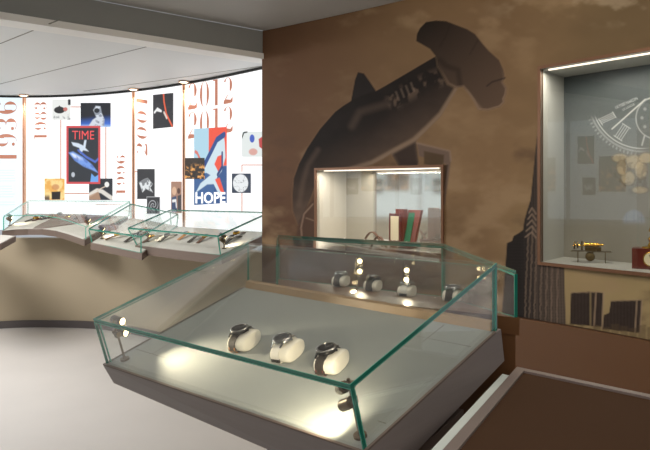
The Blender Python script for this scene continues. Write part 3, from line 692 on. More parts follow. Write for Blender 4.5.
# lightbox wall carries on around the room to the left, out of frame (it shows in the glass)
ext = [(-4.0, 6.95), (-4.75, 6.45), (-5.25, 5.75), (-5.5, 4.9), (-5.55, 4.0), (-5.4, 3.0), (-5.1, 2.1)]
labs = ['backlit history panel beyond the left edge, first past the 1936 panel', 'backlit history panel beyond the left edge, second past the 1936 panel', 'backlit history panel beyond the left edge, third past the 1936 panel', 'backlit history panel beyond the left edge, fourth past the 1936 panel', 'backlit history panel beyond the left edge, fifth past the 1936 panel', 'backlit history panel beyond the left edge, sixth past the 1936 panel']
for i, ((ax, ay), (bx, by)) in enumerate(zip(ext[:-1], ext[1:])):
    a = Vector((ax, ay, 0)); b = Vector((bx, by, 0)); d = (b - a).normalized(); n = Vector((-d.y, d.x, 0))   # towards room?
    if n.dot(Vector((-1.5, 3.5, 0)) - a) < 0: n = -n
    a2 = a + d * .03; b2 = b - d * .03
    c = thing('lightbox_panel', labs[i], 'light panel', (a + b) / 2 + Vector((0, 0, PZ0)))
    G().hexa([a2 + Vector((0, 0, PZ0)), b2 + Vector((0, 0, PZ0)), b2 - n * .05 + Vector((0, 0, PZ0)), a2 - n * .05 + Vector((0, 0, PZ0))],
             [a2 + Vector((0, 0, PZ1)), b2 + Vector((0, 0, PZ1)), b2 - n * .05 + Vector((0, 0, PZ1)), a2 - n * .05 + Vector((0, 0, PZ1))]).out('panel_face', M_litb, c)
    ln = (b2 - a2).length
    for (s0, s1, z0, z1, fn) in ((.12, .38, 1.75, 2.15, p_arc), (.45, .85, 1.35, 1.85, p_fire), (.2, .4, 1.3, 1.55, p_fish)):
        U, V = np.meshgrid(np.linspace(0, 1, 30), np.linspace(0, 1, 30), indexing='ij')
        pa = a2 + n * .01; PTp = np.zeros(U.shape + (3,)); s = (s0 + (s1 - s0) * U) * ln
        PTp[..., 0] = pa.x + d.x * s; PTp[..., 1] = pa.y + d.y * s; PTp[..., 2] = z1 + (z0 - z1) * V
        paint_grid('picture_print', PTp, fn(U, V), M_print, c)

# ------------------------------------------------------------------ low curved wall
lw = [(-4.45, 2.1), (-4.75, 3.1), (-4.85, 4.0), (-4.8, 4.9), (-4.6, 5.6), (-4.1, 6.3)] + [((px - HX) / F * z, z) for px, z in ((0, 6.6), (40, 6.66), (93, 6.6), (120, 6.45), (150, 6.2), (180, 5.9), (210, 5.58), (243, 5.28), (262, 5.16), (275, 5.08))]
def strip(pts, z0, z1, o0, o1, name, m):
    g = G(); n = len(pts); ns = []
    for i in range(n):
        a = Vector(pts[max(0, i - 1)]); b = Vector(pts[min(n - 1, i + 1)]); d = (b - a).normalized(); ns.append(Vector((d.y, -d.x)))
    r = [[(p[0] + q.x * o, p[1] + q.y * o) for o in (o0, o1)] for p, q in zip(pts, ns)]
    v = []
    for a, b in r: v += [(a[0], a[1], z0), (a[0], a[1], z1), (b[0], b[1], z1), (b[0], b[1], z0)]
    f = [(0, 1, 2, 3), tuple(len(v) - 4 + k for k in (3, 2, 1, 0))]
    for k in range(n - 1):
        for j in range(4): f.append((k * 4 + j, k * 4 + (j + 1) % 4, k * 4 + 4 + (j + 1) % 4, k * 4 + 4 + j))
    return g.add(v, f).out(name, m, kind='structure', smooth=True)
fine = []
for i in range(len(lw) - 1):      # catmull-rom
    p0, p1, p2, p3 = [Vector(lw[min(max(j, 0), len(lw) - 1)]) for j in (i - 1, i, i + 1, i + 2)]
    for t in (0, .25, .5, .75):
        q = 0.5 * ((2 * p1) + (-p0 + p2) * t + (2 * p0 - 5 * p1 + 4 * p2 - p3) * t * t + (-p0 + 3 * p1 - 3 * p2 + p3) * t ** 3); fine.append((q.x, q.y))
fine.append(lw[-1])
strip(fine, 0, 0.895, 0, -0.12, 'wall_left', M_wallk)
strip(fine[:24], 0.90, 0.95, 0.08, -0.5, 'trim_11', M_lining)
strip(fine, 0, 0.07, 0.025, 0.001, 'baseboard_left', M_skirt)

# ------------------------------------------------------------------ generic glass + little lamps + watches
def pane(name, parent, q, t, edge=M_edge, glass=M_glass, label=None, bw=(1, 1, 0, 1), b=.0026, clear=()):
    """glass sheet: clear faces, green polished edges with a narrow painted highlight band (bw = per edge weight)"""
    q = [Vector(p) for p in q]; n = (q[1] - q[0]).cross(q[3] - q[0]).normalized() * (t / 2)
    def off(i):   # inner corner i
        a, c, d = q[i], q[(i + 1) % 4], q[i - 1]
        e1 = (c - a).normalized(); e2 = (d - a).normalized(); sn = max(e1.cross(e2).length, .2)
        return a + e1 * (b * bw[i - 1] / sn) + e2 * (b * bw[i] / sn)
    r = [off(i) for i in range(4)]
    g = G(); g.v = [p - n for p in q] + [p + n for p in q] + [p - n for p in r] + [p + n for p in r]
    g.f = [(8, 9, 10, 11), (15, 14, 13, 12)]; g.i = [0, 0]
    for k in range(4):
        m = (k + 1) % 4; g.f += [(k, 4 + k, 4 + m, m), (k, m, 8 + m, 8 + k), (4 + k, 12 + k, 12 + m, 4 + m)]; g.i += [0 if k in clear else 1, 0 if (k in clear or bw[k] == 0) else 2, 0 if (k in clear or bw[k] == 0) else 2]
    return g.out(name, [glass, edge, M_edge2], parent, label=label)
def frame_m(o, x, y, z):
    return Matrix(((x.x, y.x, z.x, o.x), (x.y, y.y, z.y, o.y), (x.z, y.z, z.z, o.z), (0, 0, 0, 1)))
def minispot(M, label, h, heads, scale=1.0, power=1.2, group=None, cone=90):
    """pole along local z with heads [(height, yaw, pitch)]"""
    t = thing('display_spotlight', label, 'spotlight', M, group)
    s = scale
    G().tube((0, 0, 0.0), (0, 0, .004 * s), .011 * s, n=16).out('base', M_bronze, t, local=True)
    G().tube((0, 0, .004 * s), (0, 0, h), .0028 * s, n=8).out('pole', M_bronze, t, local=True)
    for (hz, yaw, pitch, tail) in heads:
        d = Vector((math.cos(yaw) * math.cos(pitch), math.sin(yaw) * math.cos(pitch), math.sin(pitch)))
        side = Vector((-math.sin(yaw), math.cos(yaw), 0)); c = Vector((0, 0, hz)) + side * .012 * s
        g = G(); g.tube(c - d * .014 * s, c + d * .014 * s, .0095 * s, n=16); g.tube(c - d * .019 * s, c - d * .014 * s, .006 * s, .0095 * s, n=16)
        hd = g.out('lamp_head', M_bronze, t, local=True, smooth=True)
        G().tube(c + d * .0141 * s, c + d * .0152 * s, .0078 * s, n=16).out('lens', M_lamp, hd, local=True)
        G().tube((0, 0, hz), tuple(c), .0035 * s, n=8).box(-.006 * s, .006 * s, -.006 * s, .006 * s, hz - .006 * s, hz + .006 * s).out('joint', M_bronze, t, local=True)
        if power:
            wd = (M.to_3x3() @ d).normalized(); wc = M @ (c + d * .022 * s)
            spot('display_lamp', wc, wc + wd, power, cone, 0.9, (1, .86, .62), 0.006)
    return t
def cushion(M, label, L_=.105, H_=.062, Wd=.056, group='watch cushions'):
    g = G(); n = 36; prof = []
    for k in range(n):
        a = 2 * math.pi * k / n; c, s = math.cos(a), math.sin(a)
        prof.append((math.copysign(abs(c) ** .8, c) * L_ / 2, H_ / 2 + math.copysign(abs(s) ** .8, s) * H_ / 2))
    secs = [(-.5, .86), (-.46, .95), (-.38, 1), (.38, 1), (.46, .95), (.5, .86)]
    v = []
    for sx, sc in secs:
        for (y, z) in prof: v.append((sx * Wd, y * sc, H_ / 2 + (z - H_ / 2) * sc))
    f = [tuple(range(n))[::-1], tuple(range((len(secs) - 1) * n, len(secs) * n))]
    for j in range(len(secs) - 1):
        for k in range(n): f.append((j * n + k, j * n + (k + 1) % n, (j + 1) * n + (k + 1) % n, (j + 1) * n + k))
    o = G().add(v, f).out('watch_cushion', M_cush, None, local=True, smooth=True, label=label, cat='watch stand', group=group)
    o.matrix_world = M; return o
def watch(M, label, strap, casem, dialm, accent=None, R=.0235, L_=.105, H_=.062, Wd=.024, x0=-.008, group=None):
    t = thing('wristwatch', label, 'watch', M, group)
    n = 40; cz = H_ / 2
    def ring(off, hw):
        v = []
        for k in range(n):
            a = 2 * math.pi * k / n; c, s = math.cos(a), math.sin(a)
            y = math.copysign(abs(c) ** .8, c) * L_ / 2; z = cz + math.copysign(abs(s) ** .8, s) * H_ / 2
            nn = Vector((0, c / L_, s / H_)).normalized()
            for q, o in ((-hw, .0008), (hw, .0008), (hw, off), (-hw, off)): v.append((x0 + q, y + nn.y * o, max(z + nn.z * o, 0.0004)))
        f = []
        for k in range(n):
            for j in range(4): f.append((k * 4 + j, k * 4 + (j + 1) % 4, ((k + 1) % n) * 4 + (j + 1) % 4, ((k + 1) % n) * 4 + j))
        return G().add(v, f)
    ring(.0042, Wd / 2).out('strap', strap, t, local=True, smooth=True)
    if accent:
        g = G()
        for s in (-1, 1):
            for k in range(20, 33):
                a = 2 * math.pi * k / n; b = 2 * math.pi * (k + 1) / n; pp = []
                for q in (a, b):
                    c, sn = math.cos(q), math.sin(q); nn = Vector((0, c / L_, sn / H_)).normalized()
                    pp.append(Vector((x0 + s * (Wd / 2 - .002), math.copysign(abs(c) ** .8, c) * L_ / 2, cz + math.copysign(abs(sn) ** .8, sn) * H_ / 2)) + nn * .0045)
                if pp[0].z > .002 and pp[1].z > .002: g.tube(pp[0], pp[1], .0022 if accent is M_orange else .0013, n=6)
        g.out('edge_stitching', accent, t, local=True)
    # keeper band on the front side of the strap
    a = math.radians(196); c, s = math.cos(a), math.sin(a); y = -abs(c) ** .8 * L_ / 2; z = cz - abs(s) ** .8 * H_ / 2
    G().box(x0 - Wd / 2 - .0015, x0 + Wd / 2 + .0015, y - .0062, y - .001, z - .004, z + .005).out('strap_keeper', M_dark if strap is M_strapw else strap, t, local=True)
    Mt = Matrix.Translation((x0, 0, H_ + .003))
    g = G(); g.lathe([(R * .82, 0), (R * .97, .0015), (R, .004), (R, .008), (R * .93, .0105)], 32, Mt)
    cs = g.out('watch_case', casem, t, local=True, smooth=True)
    for sx in (-1, 1):
        for sy in (-1, 1):
            g = G()
            a0 = Vector((x0 + sx * R * .55, sy * R * .72, H_ + .008)); a1 = Vector((x0 + sx * R * .5, sy * R * 1.28, H_ + .0005)); g.tube(a0, a1, .0036, .0026, 8)
            g.out('lug', casem, t, local=True, smooth=True)
    G().lathe([(R * .95, .0095), (R * .98, .0112), (R * .9, .0128), (R * .78, .0128), (R * .76, .011)], 32, Mt).out('bezel', M_steel, t, local=True, smooth=True)
    G().lathe([(R * .75, .0108), (R * .75, .0118)], 32, Mt).out('dial', dialm, t, local=True)
    g = G()
    for an, l, wv in ((.7, .5, .0009), (2.2, .66, .0007)):
        d = Vector((math.cos(an), math.sin(an), 0)); g.tube(Vector((x0, 0, H_ + .0155)), Vector((x0, 0, H_ + .0155)) + d * R * l, wv, n=6)
    for k in range(12):
        d = Vector((math.cos(k * math.pi / 6), math.sin(k * math.pi / 6), 0)); q = Vector((x0, 0, H_ + .0150)); g.tube(q + d * R * .6, q + d * R * .7, .0006, n=5)
    g.out('hands', M_steel, t, local=True)
    g = G(); q = Vector((x0, 0, H_ + .009))
    g.tube(q + Vector((R, 0, 0)), q + Vector((R + .005, 0, 0)), .0032, n=12)
    for s in (-1, 1):
        d = Vector((math.cos(s * .55), math.sin(s * .55), 0)); g.tube(q + d * R, q + d * (R + .004), .002, n=8)
    g.out('crown', casem, t, local=True)
    return t

# ------------------------------------------------------------------ main tilted display case
T = math.radians(17.1)
ua = Vector((.746, -.666, 0)).normalized(); bh = Vector((.666, .746, 0)).normalized()
va = (bh * math.cos(T) + Vector((0, 0, 1)) * math.sin(T)).normalized(); wa = ua.cross(va).normalized()
if wa.z < 0: wa = -wa
FL = Vector((-.703, 2.003, 1.0)); LU, LV, HG = 1.01, .655, .15
def K(u, v, w_=0.0):
    if w_ < -.1: w_ -= .022 * (u / 1.01) * (v / .655)
    return FL + ua * u + va * v + wa * w_      # w = 0 is the glass top
BK = .160 / math.cos(T)      # vertical back pane meets the tray this far down
case = thing('display_case', 'tilted glass display case in the foreground with three watches on cream cushions', 'display case', Vector((-.1, 1.85, 0)))
t = .008
def back_at(u): p = K(u, LV); return p - Vector((0, 0, BK + .002 + .022 * u / LU))
fl, fr, bl, br = K(0, 0), K(LU, 0), K(0, LV), K(LU, LV)
flb, frb = K(0, 0, -HG), K(LU, 0, -HG); blb, brb = back_at(0), back_at(LU)
pane('top_glass', case, [fl + va * .001, fr + va * .001, br, bl], t, bw=(.8, .8, .4, 0), clear=(2,))
iu = ua * .0055
pane('front_glass', case, [fl - wa * .006 + va * .0045, fr - wa * .006 + va * .0045, frb + va * .0045, flb + va * .0045], t)
pane('side_glass', case, [fl - wa * .006 + iu + va * .012, bl - Vector((0, 0, .006)) + iu - va * .006, blb + iu - va * .006, flb + iu + va * .012], t, bw=(.3, .6, 0, 1))
pane('side_glass', case, [fr - wa * .006 - iu + va * .012, br - Vector((0, 0, .006)) - iu - va * .006, brb - iu - va * .006, frb - iu + va * .012], t)
pane('back_glass', case, [bl - Vector((0, 0, .006)) - va * .002, br - Vector((0, 0, .006)) - va * .002, brb - va * .002, blb - va * .002], t, bw=(.4, 1, 0, .5))
# tray
vb = (blb - flb).dot(va)      # tray depth
m_ = .007
tray_top = [K(-m_, -m_, -HG), K(LU + m_, -m_, -HG), K(LU + m_, vb + m_, -HG), K(-m_, vb + m_, -HG)]
tray_bot = [K(-m_ + .006, .006, -HG - .068), K(LU + m_ - .004, .0, -HG - .105), K(LU + m_ - .004, vb + m_, -HG - .098), K(-m_ + .006, vb + m_, -HG - .075)]
dn = [p - wa * .001 for p in tray_top]
G().hexa(dn, tray_bot).out('tray_body', M_wood, case)
g = G()
for (u0, u1, v0, v1) in ((-m_, LU + m_, -m_, -.0005), (-m_, -.0005, -.0005, vb - .02), (LU + .0005, LU + m_, -.0005, vb - .02)):
    g.hexa([K(u0, v0, -HG - .0005), K(u1, v0, -HG - .0005), K(u1, v1, -HG - .0005), K(u0, v1, -HG - .0005)], [K(u0, v0, -HG + .004), K(u1, v0, -HG + .004), K(u1, v1, -HG + .004), K(u0, v1, -HG + .004)])
g.out('tray_rim', M_wood2, case)
G().hexa([K(0, 0, -HG), K(LU, 0, -HG), K(LU, vb - .02, -HG), K(0, vb - .02, -HG)], [K(0, 0, -HG + .002), K(LU, 0, -HG + .002), K(LU, vb - .02, -HG + .002), K(0, vb - .02, -HG + .002)]).out('tray_board', M_fabric, case)
g = G()
for (u0, u1, v0, v1) in ((.86, .863, .014, vb - .03), (.015, LU - .015, .10, .1025), (.10, .1025, .10, vb - .03), (.015, LU - .015, vb - .12, vb - .118)):
    g.hexa([K(u0, v0, -HG + .002), K(u1, v0, -HG + .002), K(u1, v1, -HG + .002), K(u0, v1, -HG + .002)], [K(u0, v0, -HG + .0026), K(u1, v0, -HG + .0026), K(u1, v1, -HG + .0026), K(u0, v1, -HG + .0026)])
g.out('board_seams', M_seam, case)
g = G(); g.hexa([K(.01, vb - .02, -HG + .002), K(LU - .01, vb - .02, -HG + .002), K(LU - .01, vb + .004, -HG + .002), K(.01, vb + .004, -HG + .002)], [K(.01, vb - .012, -HG + .024), K(LU - .01, vb - .012, -HG + .024), K(LU - .01, vb + .004, -HG + .024), K(.01, vb + .004, -HG + .024)])
g.out('back_ledge', mat('warm_ledge', (170, 140, 104), 0.4), case)
G().hexa([(-.15, 1.72, 0), (.15, 1.45, 0), (.35, 1.67, 0), (.05, 1.94, 0)], [(-.15, 1.72, .80), (.15, 1.45, .78), (.35, 1.67, .84), (.05, 1.94, .86)]).out('pedestal', M_wood2, case)
# inside the case
def tray_hit(px, py, w0=-HG + .0026):
    d = Vector(((px - HX) / F, 1, -(py - HY) / F)); o = Vector((0, 0, E)); p0 = K(0, 0, w0)
    k = (p0 - o).dot(wa) / d.dot(wa); p = o + d * k
    q = p - FL; return p - wa * (.022 * (q.dot(ua) / 1.01) * (q.dot(va) / .655))
def tm(px, py, rot=0.0, u=ua, v=va, w_=wa, p=None):
    p = p or tray_hit(px, py); c, s = math.cos(rot), math.sin(rot)
    return frame_m(p, u * c + v * s, v * c - u * s, w_)
specs = [(246, 346, .16, M_strapd, M_dark, M_dial, M_orange, 'black-cased wristwatch on a dark strap with tan edge, leftmost in the tilted case', 'cream watch cushion, leftmost of three in the tilted case'),
         (289, 356, .16, M_strapw, M_steel, M_dialw, None, 'silver wristwatch on a white strap, middle of the tilted case', 'cream watch cushion in the middle of the tilted case'),
         (333, 367, .16, M_strapd, M_dark, M_dial, M_red, 'dark chronograph wristwatch with red strap stitching, rightmost in the tilted case', 'cream watch cushion, rightmost of three in the tilted case')]
for (px, py, r, st, cm_, dl, ac, lw_, lc) in specs:
    Mx = tm(px, py, r)
    cushion(Mx, lc, L_=.092, H_=.048, Wd=.062); watch(Mx, lw_, st, cm_, dl, ac, R=.028, L_=.092, H_=.048, x0=-.009, group=None)
pr = K(LU - .035, .035, -HG + .004); pl = K(.045, .04, -HG + .004)
minispot(frame_m(pr, ua, va, wa), 'bronze twin-head display spotlight at the front right corner of the tilted case', .150 - .012, [(.123, math.radians(150), math.radians(-32), 0), (.088, math.radians(172), math.radians(-30), 0)], 1.35, 3.3, cone=110)
minispot(frame_m(pl, ua, va, wa), 'bronze twin-head display spotlight at the front left corner of the tilted case', .150 - .012, [(.125, math.radians(14), math.radians(-12), 0), (.085, math.radians(24), math.radians(-10), 0)], 1.3, 9.5, cone=72)

# ------------------------------------------------------------------ rear case behind it
rA, rB, rC = P(278, 236.5, 2.88), P(443, 245.5, 2.43), P(516, 272, 1.86)
rD = K(0.05, LV) + bh * .03 + Vector((0, 0, .0))
Cn = rC.copy()
rA.z = rB.z = 1.191
rear = thing('display_case', 'low glass display case directly behind the tilted case, below the small niche', 'display case', Vector((.3, 2.3, 0)))
rDn = P(277, 245, 2.50)
rCn = rC
te = .009
pane('top_glass', rear, [rA, rB, rC, rDn], te, M_edge, bw=(1.6, 1.2, 0, .8), clear=(2,))
z0b = {'A': .395, 'B': .40, 'C': .364, 'D': .39}
def dn_(p, k): return Vector((p.x, p.y, E - z0b[k]))
inn = lambda p, q, s: p + (q - p).normalized() * s
up6 = Vector((0, 0, -.0055))
pane('back_glass', rear, [rA + up6, rB + up6, dn_(rB, 'B'), dn_(rA, 'A')], te, M_edge, bw=(2.6, 1.6, .5, 1.8))
sB = inn(rB, rC, .01); pane('side_glass', rear, [sB + up6, rC + up6, dn_(rC, 'C'), dn_(sB, 'B')], te, M_edge, bw=(2.2, 1.2, .5, 1))
sA = inn(rA, rDn, .01); pane('side_glass', rear, [sA + up6, rDn + up6, dn_(rDn, 'D'), dn_(sA, 'A')], te, M_edge)
g = G(); tp = [dn_(rA, 'A'), dn_(rB, 'B'), dn_(rC, 'C'), dn_(rDn, 'D')]; ctr = sum(tp, Vector()) / 4
tp = [p + (p - ctr).normalized() * .012 for p in tp]; tp[2] = tp[2] + bh * .0; tp[3] = tp[3] + bh * .0
bt = [Vector((p.x, p.y, p.z - .05)) for p in tp]
g.hexa(tp, bt).out('tray_body', M_brown, rear)
pb = [ctr + (p - ctr) * .98 for p in tp]
G().hexa([Vector((p.x, p.y, 0)) for p in pb], [Vector((p.x, p.y, p.z - .045)) for p in pb]).out('base_cabinet', M_brown, rear)
nr = (tp[1] - tp[0]).cross(tp[3] - tp[0]).normalized(); nr = nr if nr.z > 0 else -nr
def rear_pt(px, py):
    d = Vector(((px - HX) / F, 1, -(py - HY) / F)); o = Vector((0, 0, E)); k = (tp[0] - o).dot(nr) / d.dot(nr); return o + d * k
for (px, py, st, cm_, dl, lw_, lc) in ((341, 287, M_strapd, M_steel, M_dialw, 'steel wristwatch in the rear case, furthest left', 'cushion under the furthest left watch of the rear case'),
                                   (373, 292, M_strapd, M_dark, M_dial, 'black wristwatch in the rear case, second from the left', 'cushion under the second watch from the left of the rear case'),
                                   (407, 298, M_strapw, M_steel, M_dial, 'silver wristwatch in the rear case, third from the left', 'cushion under the third watch from the left of the rear case'),
                                   (452, 303, M_strapd, M_steel, M_dialw, 'steel wristwatch in the rear case, furthest right', 'cushion under the furthest right watch of the rear case')):
    p = rear_pt(px, py); Mx = frame_m(p + Vector((0, 0, .004)), Vector((.9, -.43, 0)).normalized(), Vector((.43, .9, 0)).normalized(), Vector((0, 0, 1)))
    cushion(Mx, lc, L_=.085, H_=.042, Wd=.05, group='cushions in the rear case'); watch(Mx, lw_, st, cm_, dl, None, R=.026, L_=.085, H_=.042, x0=0)
for (px, py, lab, hs) in ((357, 290, 'added twin-head spotlight for the glints in the rear case, left one', [(.115, -1.75, -.15, 0), (.075, -1.75, -.1, 0)]), (403, 297, 'added twin-head spotlight for the glints in the rear case, right one', [(.10, -1.7, -.15, 0), (.065, -1.75, -.1, 0)])):
    p = rear_pt(px, py); minispot(frame_m(p + Vector((0, 0, .002)), Vector((1, 0, 0)), Vector((0, 1, 0)), Vector((0, 0, 1))), lab, .13, hs, 1.1, 0.5)  # rigs added so their lit lenses stand in for reflections on the glass

# ------------------------------------------------------------------ brown desk at the right
Zd = .90; q0 = P(517, 366.6, 1.85); q0.z = Zd
e1 = Vector((.79 - .537, 1.60 - 1.85, 0)).normalized(); e2 = Vector((.223 - .537, 1.26 - 1.85, 0)).normalized()
desk = thing('display_table', 'brown-topped table with a taupe edge at the lower right', 'table', Vector((q0.x, q0.y, 0)))
c0, c1, c2, c3 = q0, q0 + e1 * 1.1, q0 + e1 * 1.1 + e2 * 1.1, q0 + e2 * 1.1
w2 = .026; h2 = Vector((0, 0, -.045))
i0 = q0 + (e1 + e2) * w2 * 1.0; i1 = c1 + (-e1 + e2) * w2; i2 = c2 - (e1 + e2) * w2; i3 = c3 + (e1 - e2) * w2
g = G()
for a, b, ib, ia in ((c0, c1, i1, i0), (c1, c2, i2, i1), (c2, c3, i3, i2), (c3, c0, i0, i3)): g.hexa([a, b, ib, ia], [a + h2, b + h2, ib + h2, ia + h2])
g.out('edge_frame', M_alu, desk)
dz = Vector((0, 0, -.006)); G().hexa([i0 + dz, i1 + dz, i2 + dz, i3 + dz], [i0 + h2, i1 + h2, i2 + h2, i3 + h2]).out('table_top', M_brown2, desk)
s_ = -e1 * .0; a, b = q0 + e2 * .09 - e1 * .022, q0 + e2 * 1.1 - e1 * .022
a = a + Vector((0, 0, -.002)); b = b + Vector((0, 0, -.002))
G().hexa([a, b, b + e1 * .02, a + e1 * .02], [a + h2 * .9, b + h2 * .9, b + e1 * .02 + h2 * .9, a + e1 * .02 + h2 * .9]).out('side_strip', M_white, desk, label='left side face, painted pale as if lit')
bb = [q0 + (e1 + e2) * .04, c1 + (e2 - e1) * .04, c2 - (e1 + e2) * .04, c3 + (e1 - e2) * .04]
G().hexa([Vector((p.x, p.y, 0)) for p in bb], [Vector((p.x, p.y, Zd - .046)) for p in bb]).out('base_cabinet', M_brown, desk)

# ------------------------------------------------------------------ left-hand showcases
def plane_hit(pl_, px, py):
    o0, nn = pl_; d = Vector(((px - HX) / F, 1, -(py - HY) / F)); o = Vector((0, 0, E)); k = (o0 - o).dot(nn) / d.dot(nn); return o + d * k
def showcase(label, slab, th, gl, items, lab_item, grp, spots=(), gt=.010, cards=()):
    """slab: world polygon, front edge first; gl: dict of glass corners"""
    ctr = sum(slab, Vector()) / len(slab)
    c = thing('display_case', label, 'display case', Vector((ctr.x, ctr.y, min(p.z for p in slab) - th)))
    G().prism(slab, (0, 0, -th)).out('slab', M_wood2, c)
    nn = (slab[-1] - slab[0]).cross(slab[1] - slab[0])
    a, b, d = slab[0], slab[gl['i']], slab[-1]; nn = (b - a).cross(d - a).normalized(); nn = nn if nn.z > 0 else -nn
    pl_ = (a + nn * .001, nn)
    inset = [ctr + (p - ctr) * .955 + Vector((0, 0, .0005)) for p in slab]
    G().prism(inset, (0, 0, .003)).out('lining', M_lining, c)
    flt, frt, brt, blt, flb_, frb_, brb_, blb_ = gl['p']
    dd = Vector((0, 0, -gt * .6))
    if 'arc' in gl:      # curved front: strip of glass following the concave slab edge
        base_ = [p + Vector((0, .03, 0)) for p in gl['arc']]; n = len(base_)
        tops = [p + Vector((0, 0, .135 - .02 * i / (n - 1))) for i, p in enumerate(base_)]
        flt, frt, flb_, frb_ = tops[0], tops[-1], base_[0], base_[-1]
        g = G(); yo = Vector((0, gt, 0)); v = []
        for p, q in zip(base_, tops): v += [p, q, q + yo, p + yo]
        g.v = v
        for i in range(n - 1):
            for j, mi in ((0, 0), (1, 1), (2, 0), (3, 1)): g.f.append((i * 4 + j, i * 4 + (j + 1) % 4, i * 4 + 4 + (j + 1) % 4, i * 4 + 4 + j)); g.i.append(mi)
        g.f += [(0, 1, 2, 3), tuple(4 * n - 4 + j for j in (3, 2, 1, 0))]; g.i += [1, 1]
        g.out('front_glass', [M_glassl, M_edge2], c)
        poly = tops + [brt, blt]; m = len(poly); up = Vector((0, 0, gt * .6)); g = G(); g.v = [p for p in poly] + [p + up for p in poly]
        g.f = [tuple(range(m)), tuple(range(2 * m - 1, m - 1, -1))] + [(j, (j + 1) % m, m + (j + 1) % m, m + j) for j in range(m)]; g.i = [0, 0] + [1] * m
        g.out('top_glass', [M_glassl, M_edge2], c)
    else:
        pane('top_glass', c, [flt, frt, brt, blt], gt, M_edge, b=.0015, glass=M_glassl)
        pane('front_glass', c, [flt + dd, frt + dd, frb_, flb_], gt, M_edge2, b=.0015, glass=M_glassl)
    pane('side_glass', c, [frt + dd, brt + dd, brb_, frb_], gt, M_edge2, b=.0015, glass=M_glassl)
    pane('side_glass', c, [flt + dd, blt + dd, blb_, flb_], gt, M_edge2, b=.0015, glass=M_glassl)
    pane('back_glass', c, [blt + dd, brt + dd, brb_, blb_], gt, M_edge2, b=.0015, glass=M_glassl)
    for i, (px, py, rot, st, lb) in enumerate(items):
        p = plane_hit(pl_, px, py) + nn * .004; x = Vector((1, 0, 0)); x = (x - nn * x.dot(nn)).normalized(); y = nn.cross(x)
        cr, sr = math.cos(rot), math.sin(rot); Mx = frame_m(p, x * cr + y * sr, y * cr - x * sr, nn)
        wt = thing('wristwatch', lb, 'watch', Mx, grp)
        g = G(); n = 8
        for k in range(n):
            s0 = -.105 + .21 * k / n; s1 = s0 + .21 / n; hh = lambda s: .028 - abs(s) * .2
            g.hexa([(-.016, s0, max(hh(s0) - .005, 0)), (.016, s0, max(hh(s0) - .005, 0)), (.016, s1, max(hh(s1) - .005, 0)), (-.016, s1, max(hh(s1) - .005, 0))], [(-.016, s0, hh(s0)), (.016, s0, hh(s0)), (.016, s1, hh(s1)), (-.016, s1, hh(s1))])
        g.out('strap', st, wt, local=True)
        G().lathe([(.024, .022), (.028, .026), (.028, .036), (.024, .040)], 20).out('watch_case', M_steel if i % 2 else M_gold, wt, local=True)
        G().lathe([(.021, .0395), (.021, .0415)], 20).out('dial', M_dial, wt, local=True)
    for (px, py, h, lb) in spots:
        p = plane_hit(pl_, px, py); minispot(frame_m(p + Vector((0, 0, .003)), Vector((1, 0, 0)), Vector((0, 1, 0)), Vector((0, 0, 1))), lb, h, [(h * .95, .5, -.6, 0), (h * .6, .8, -.6, 0)], 1.6, 1.5)
    for (px, py, w_, h_, lb) in cards:
        p = plane_hit(pl_, px, py) + Vector((0, 0, .004)); g = G(); g.hexa([p, p + Vector((w_, -.05, 0)), p + Vector((w_, -.05 + .05, .0)), p + Vector((0, .05, 0))], [p + Vector((0, .07, h_)), p + Vector((w_, .02, h_)), p + Vector((w_, .03, h_)), p + Vector((0, .08, h_))])
        g.out('information_card', M_alu, None, label=lb, cat='card')
    return c
# first (concave front)
fr1 = [P(2, 231, 6.2), P(14, 229.8, 6.28), P(28, 229.2, 6.35), P(42, 229.2, 6.36), P(56, 231, 6.28), P(70, 235, 6.12), P(84.5, 240, 5.92)]
sl1 = fr1 + [P(128, 216.5, 6.5), P(70, 213.8, 6.88), P(26, 213.6, 6.95)]
g1 = [P(3, 215, 6.48), P(83, 226, 6.06), P(130, 201.5, 6.5), P(28, 201, 6.9), P(5, 229.2, 6.48), P(84.5, 238.4, 6.06), P(129, 216, 6.5), P(28, 213.6, 6.9)]
straps = [M_strapd, M_strapb, M_strapd, M_orange, M_strapd, M_strapb, M_strapd, M_strapb, M_strapd]
pos1 = [(36, 221, .9), (43, 220.5, .9), (51, 219.5, .9), (60, 217, 1.0), (68, 220, .9), (76, 222.5, .8), (84, 219, .9)]
names = ['leftmost', 'second from the left', 'third from the left', 'fourth from the left', 'fifth from the left', 'sixth from the left', 'rightmost']
showcase('curved-front glass showcase under the 1983 panel, full of laid-out watches', sl1, .055, {'i': 6, 'p': g1, 'arc': fr1},
         [(x, y, -r, straps[i], 'flat-laid wristwatch in the curved showcase, ' + names[i]) for i, (x, y, r) in enumerate(pos1)], None, 'watches in the curved showcase',
         spots=((10, 226, .10, 'small display spotlight at the left end of the curved showcase'), (88, 229, .10, 'small display spotlight at the right end of the curved showcase')))
sl2 = [P(90.5, 243, 5.72), P(115, 248, 5.5), P(142, 253.5, 5.25), P(178, 226, 5.95), P(131, 218, 6.45)]
g2_ = [P(88.7, 229, 5.74), P(141, 236.5, 5.27), P(178, 214, 5.95), P(131, 204, 6.43), P(92, 242.6, 5.74), P(141, 252.8, 5.27), P(177, 225.6, 5.95), P(131, 217.6, 6.43)]
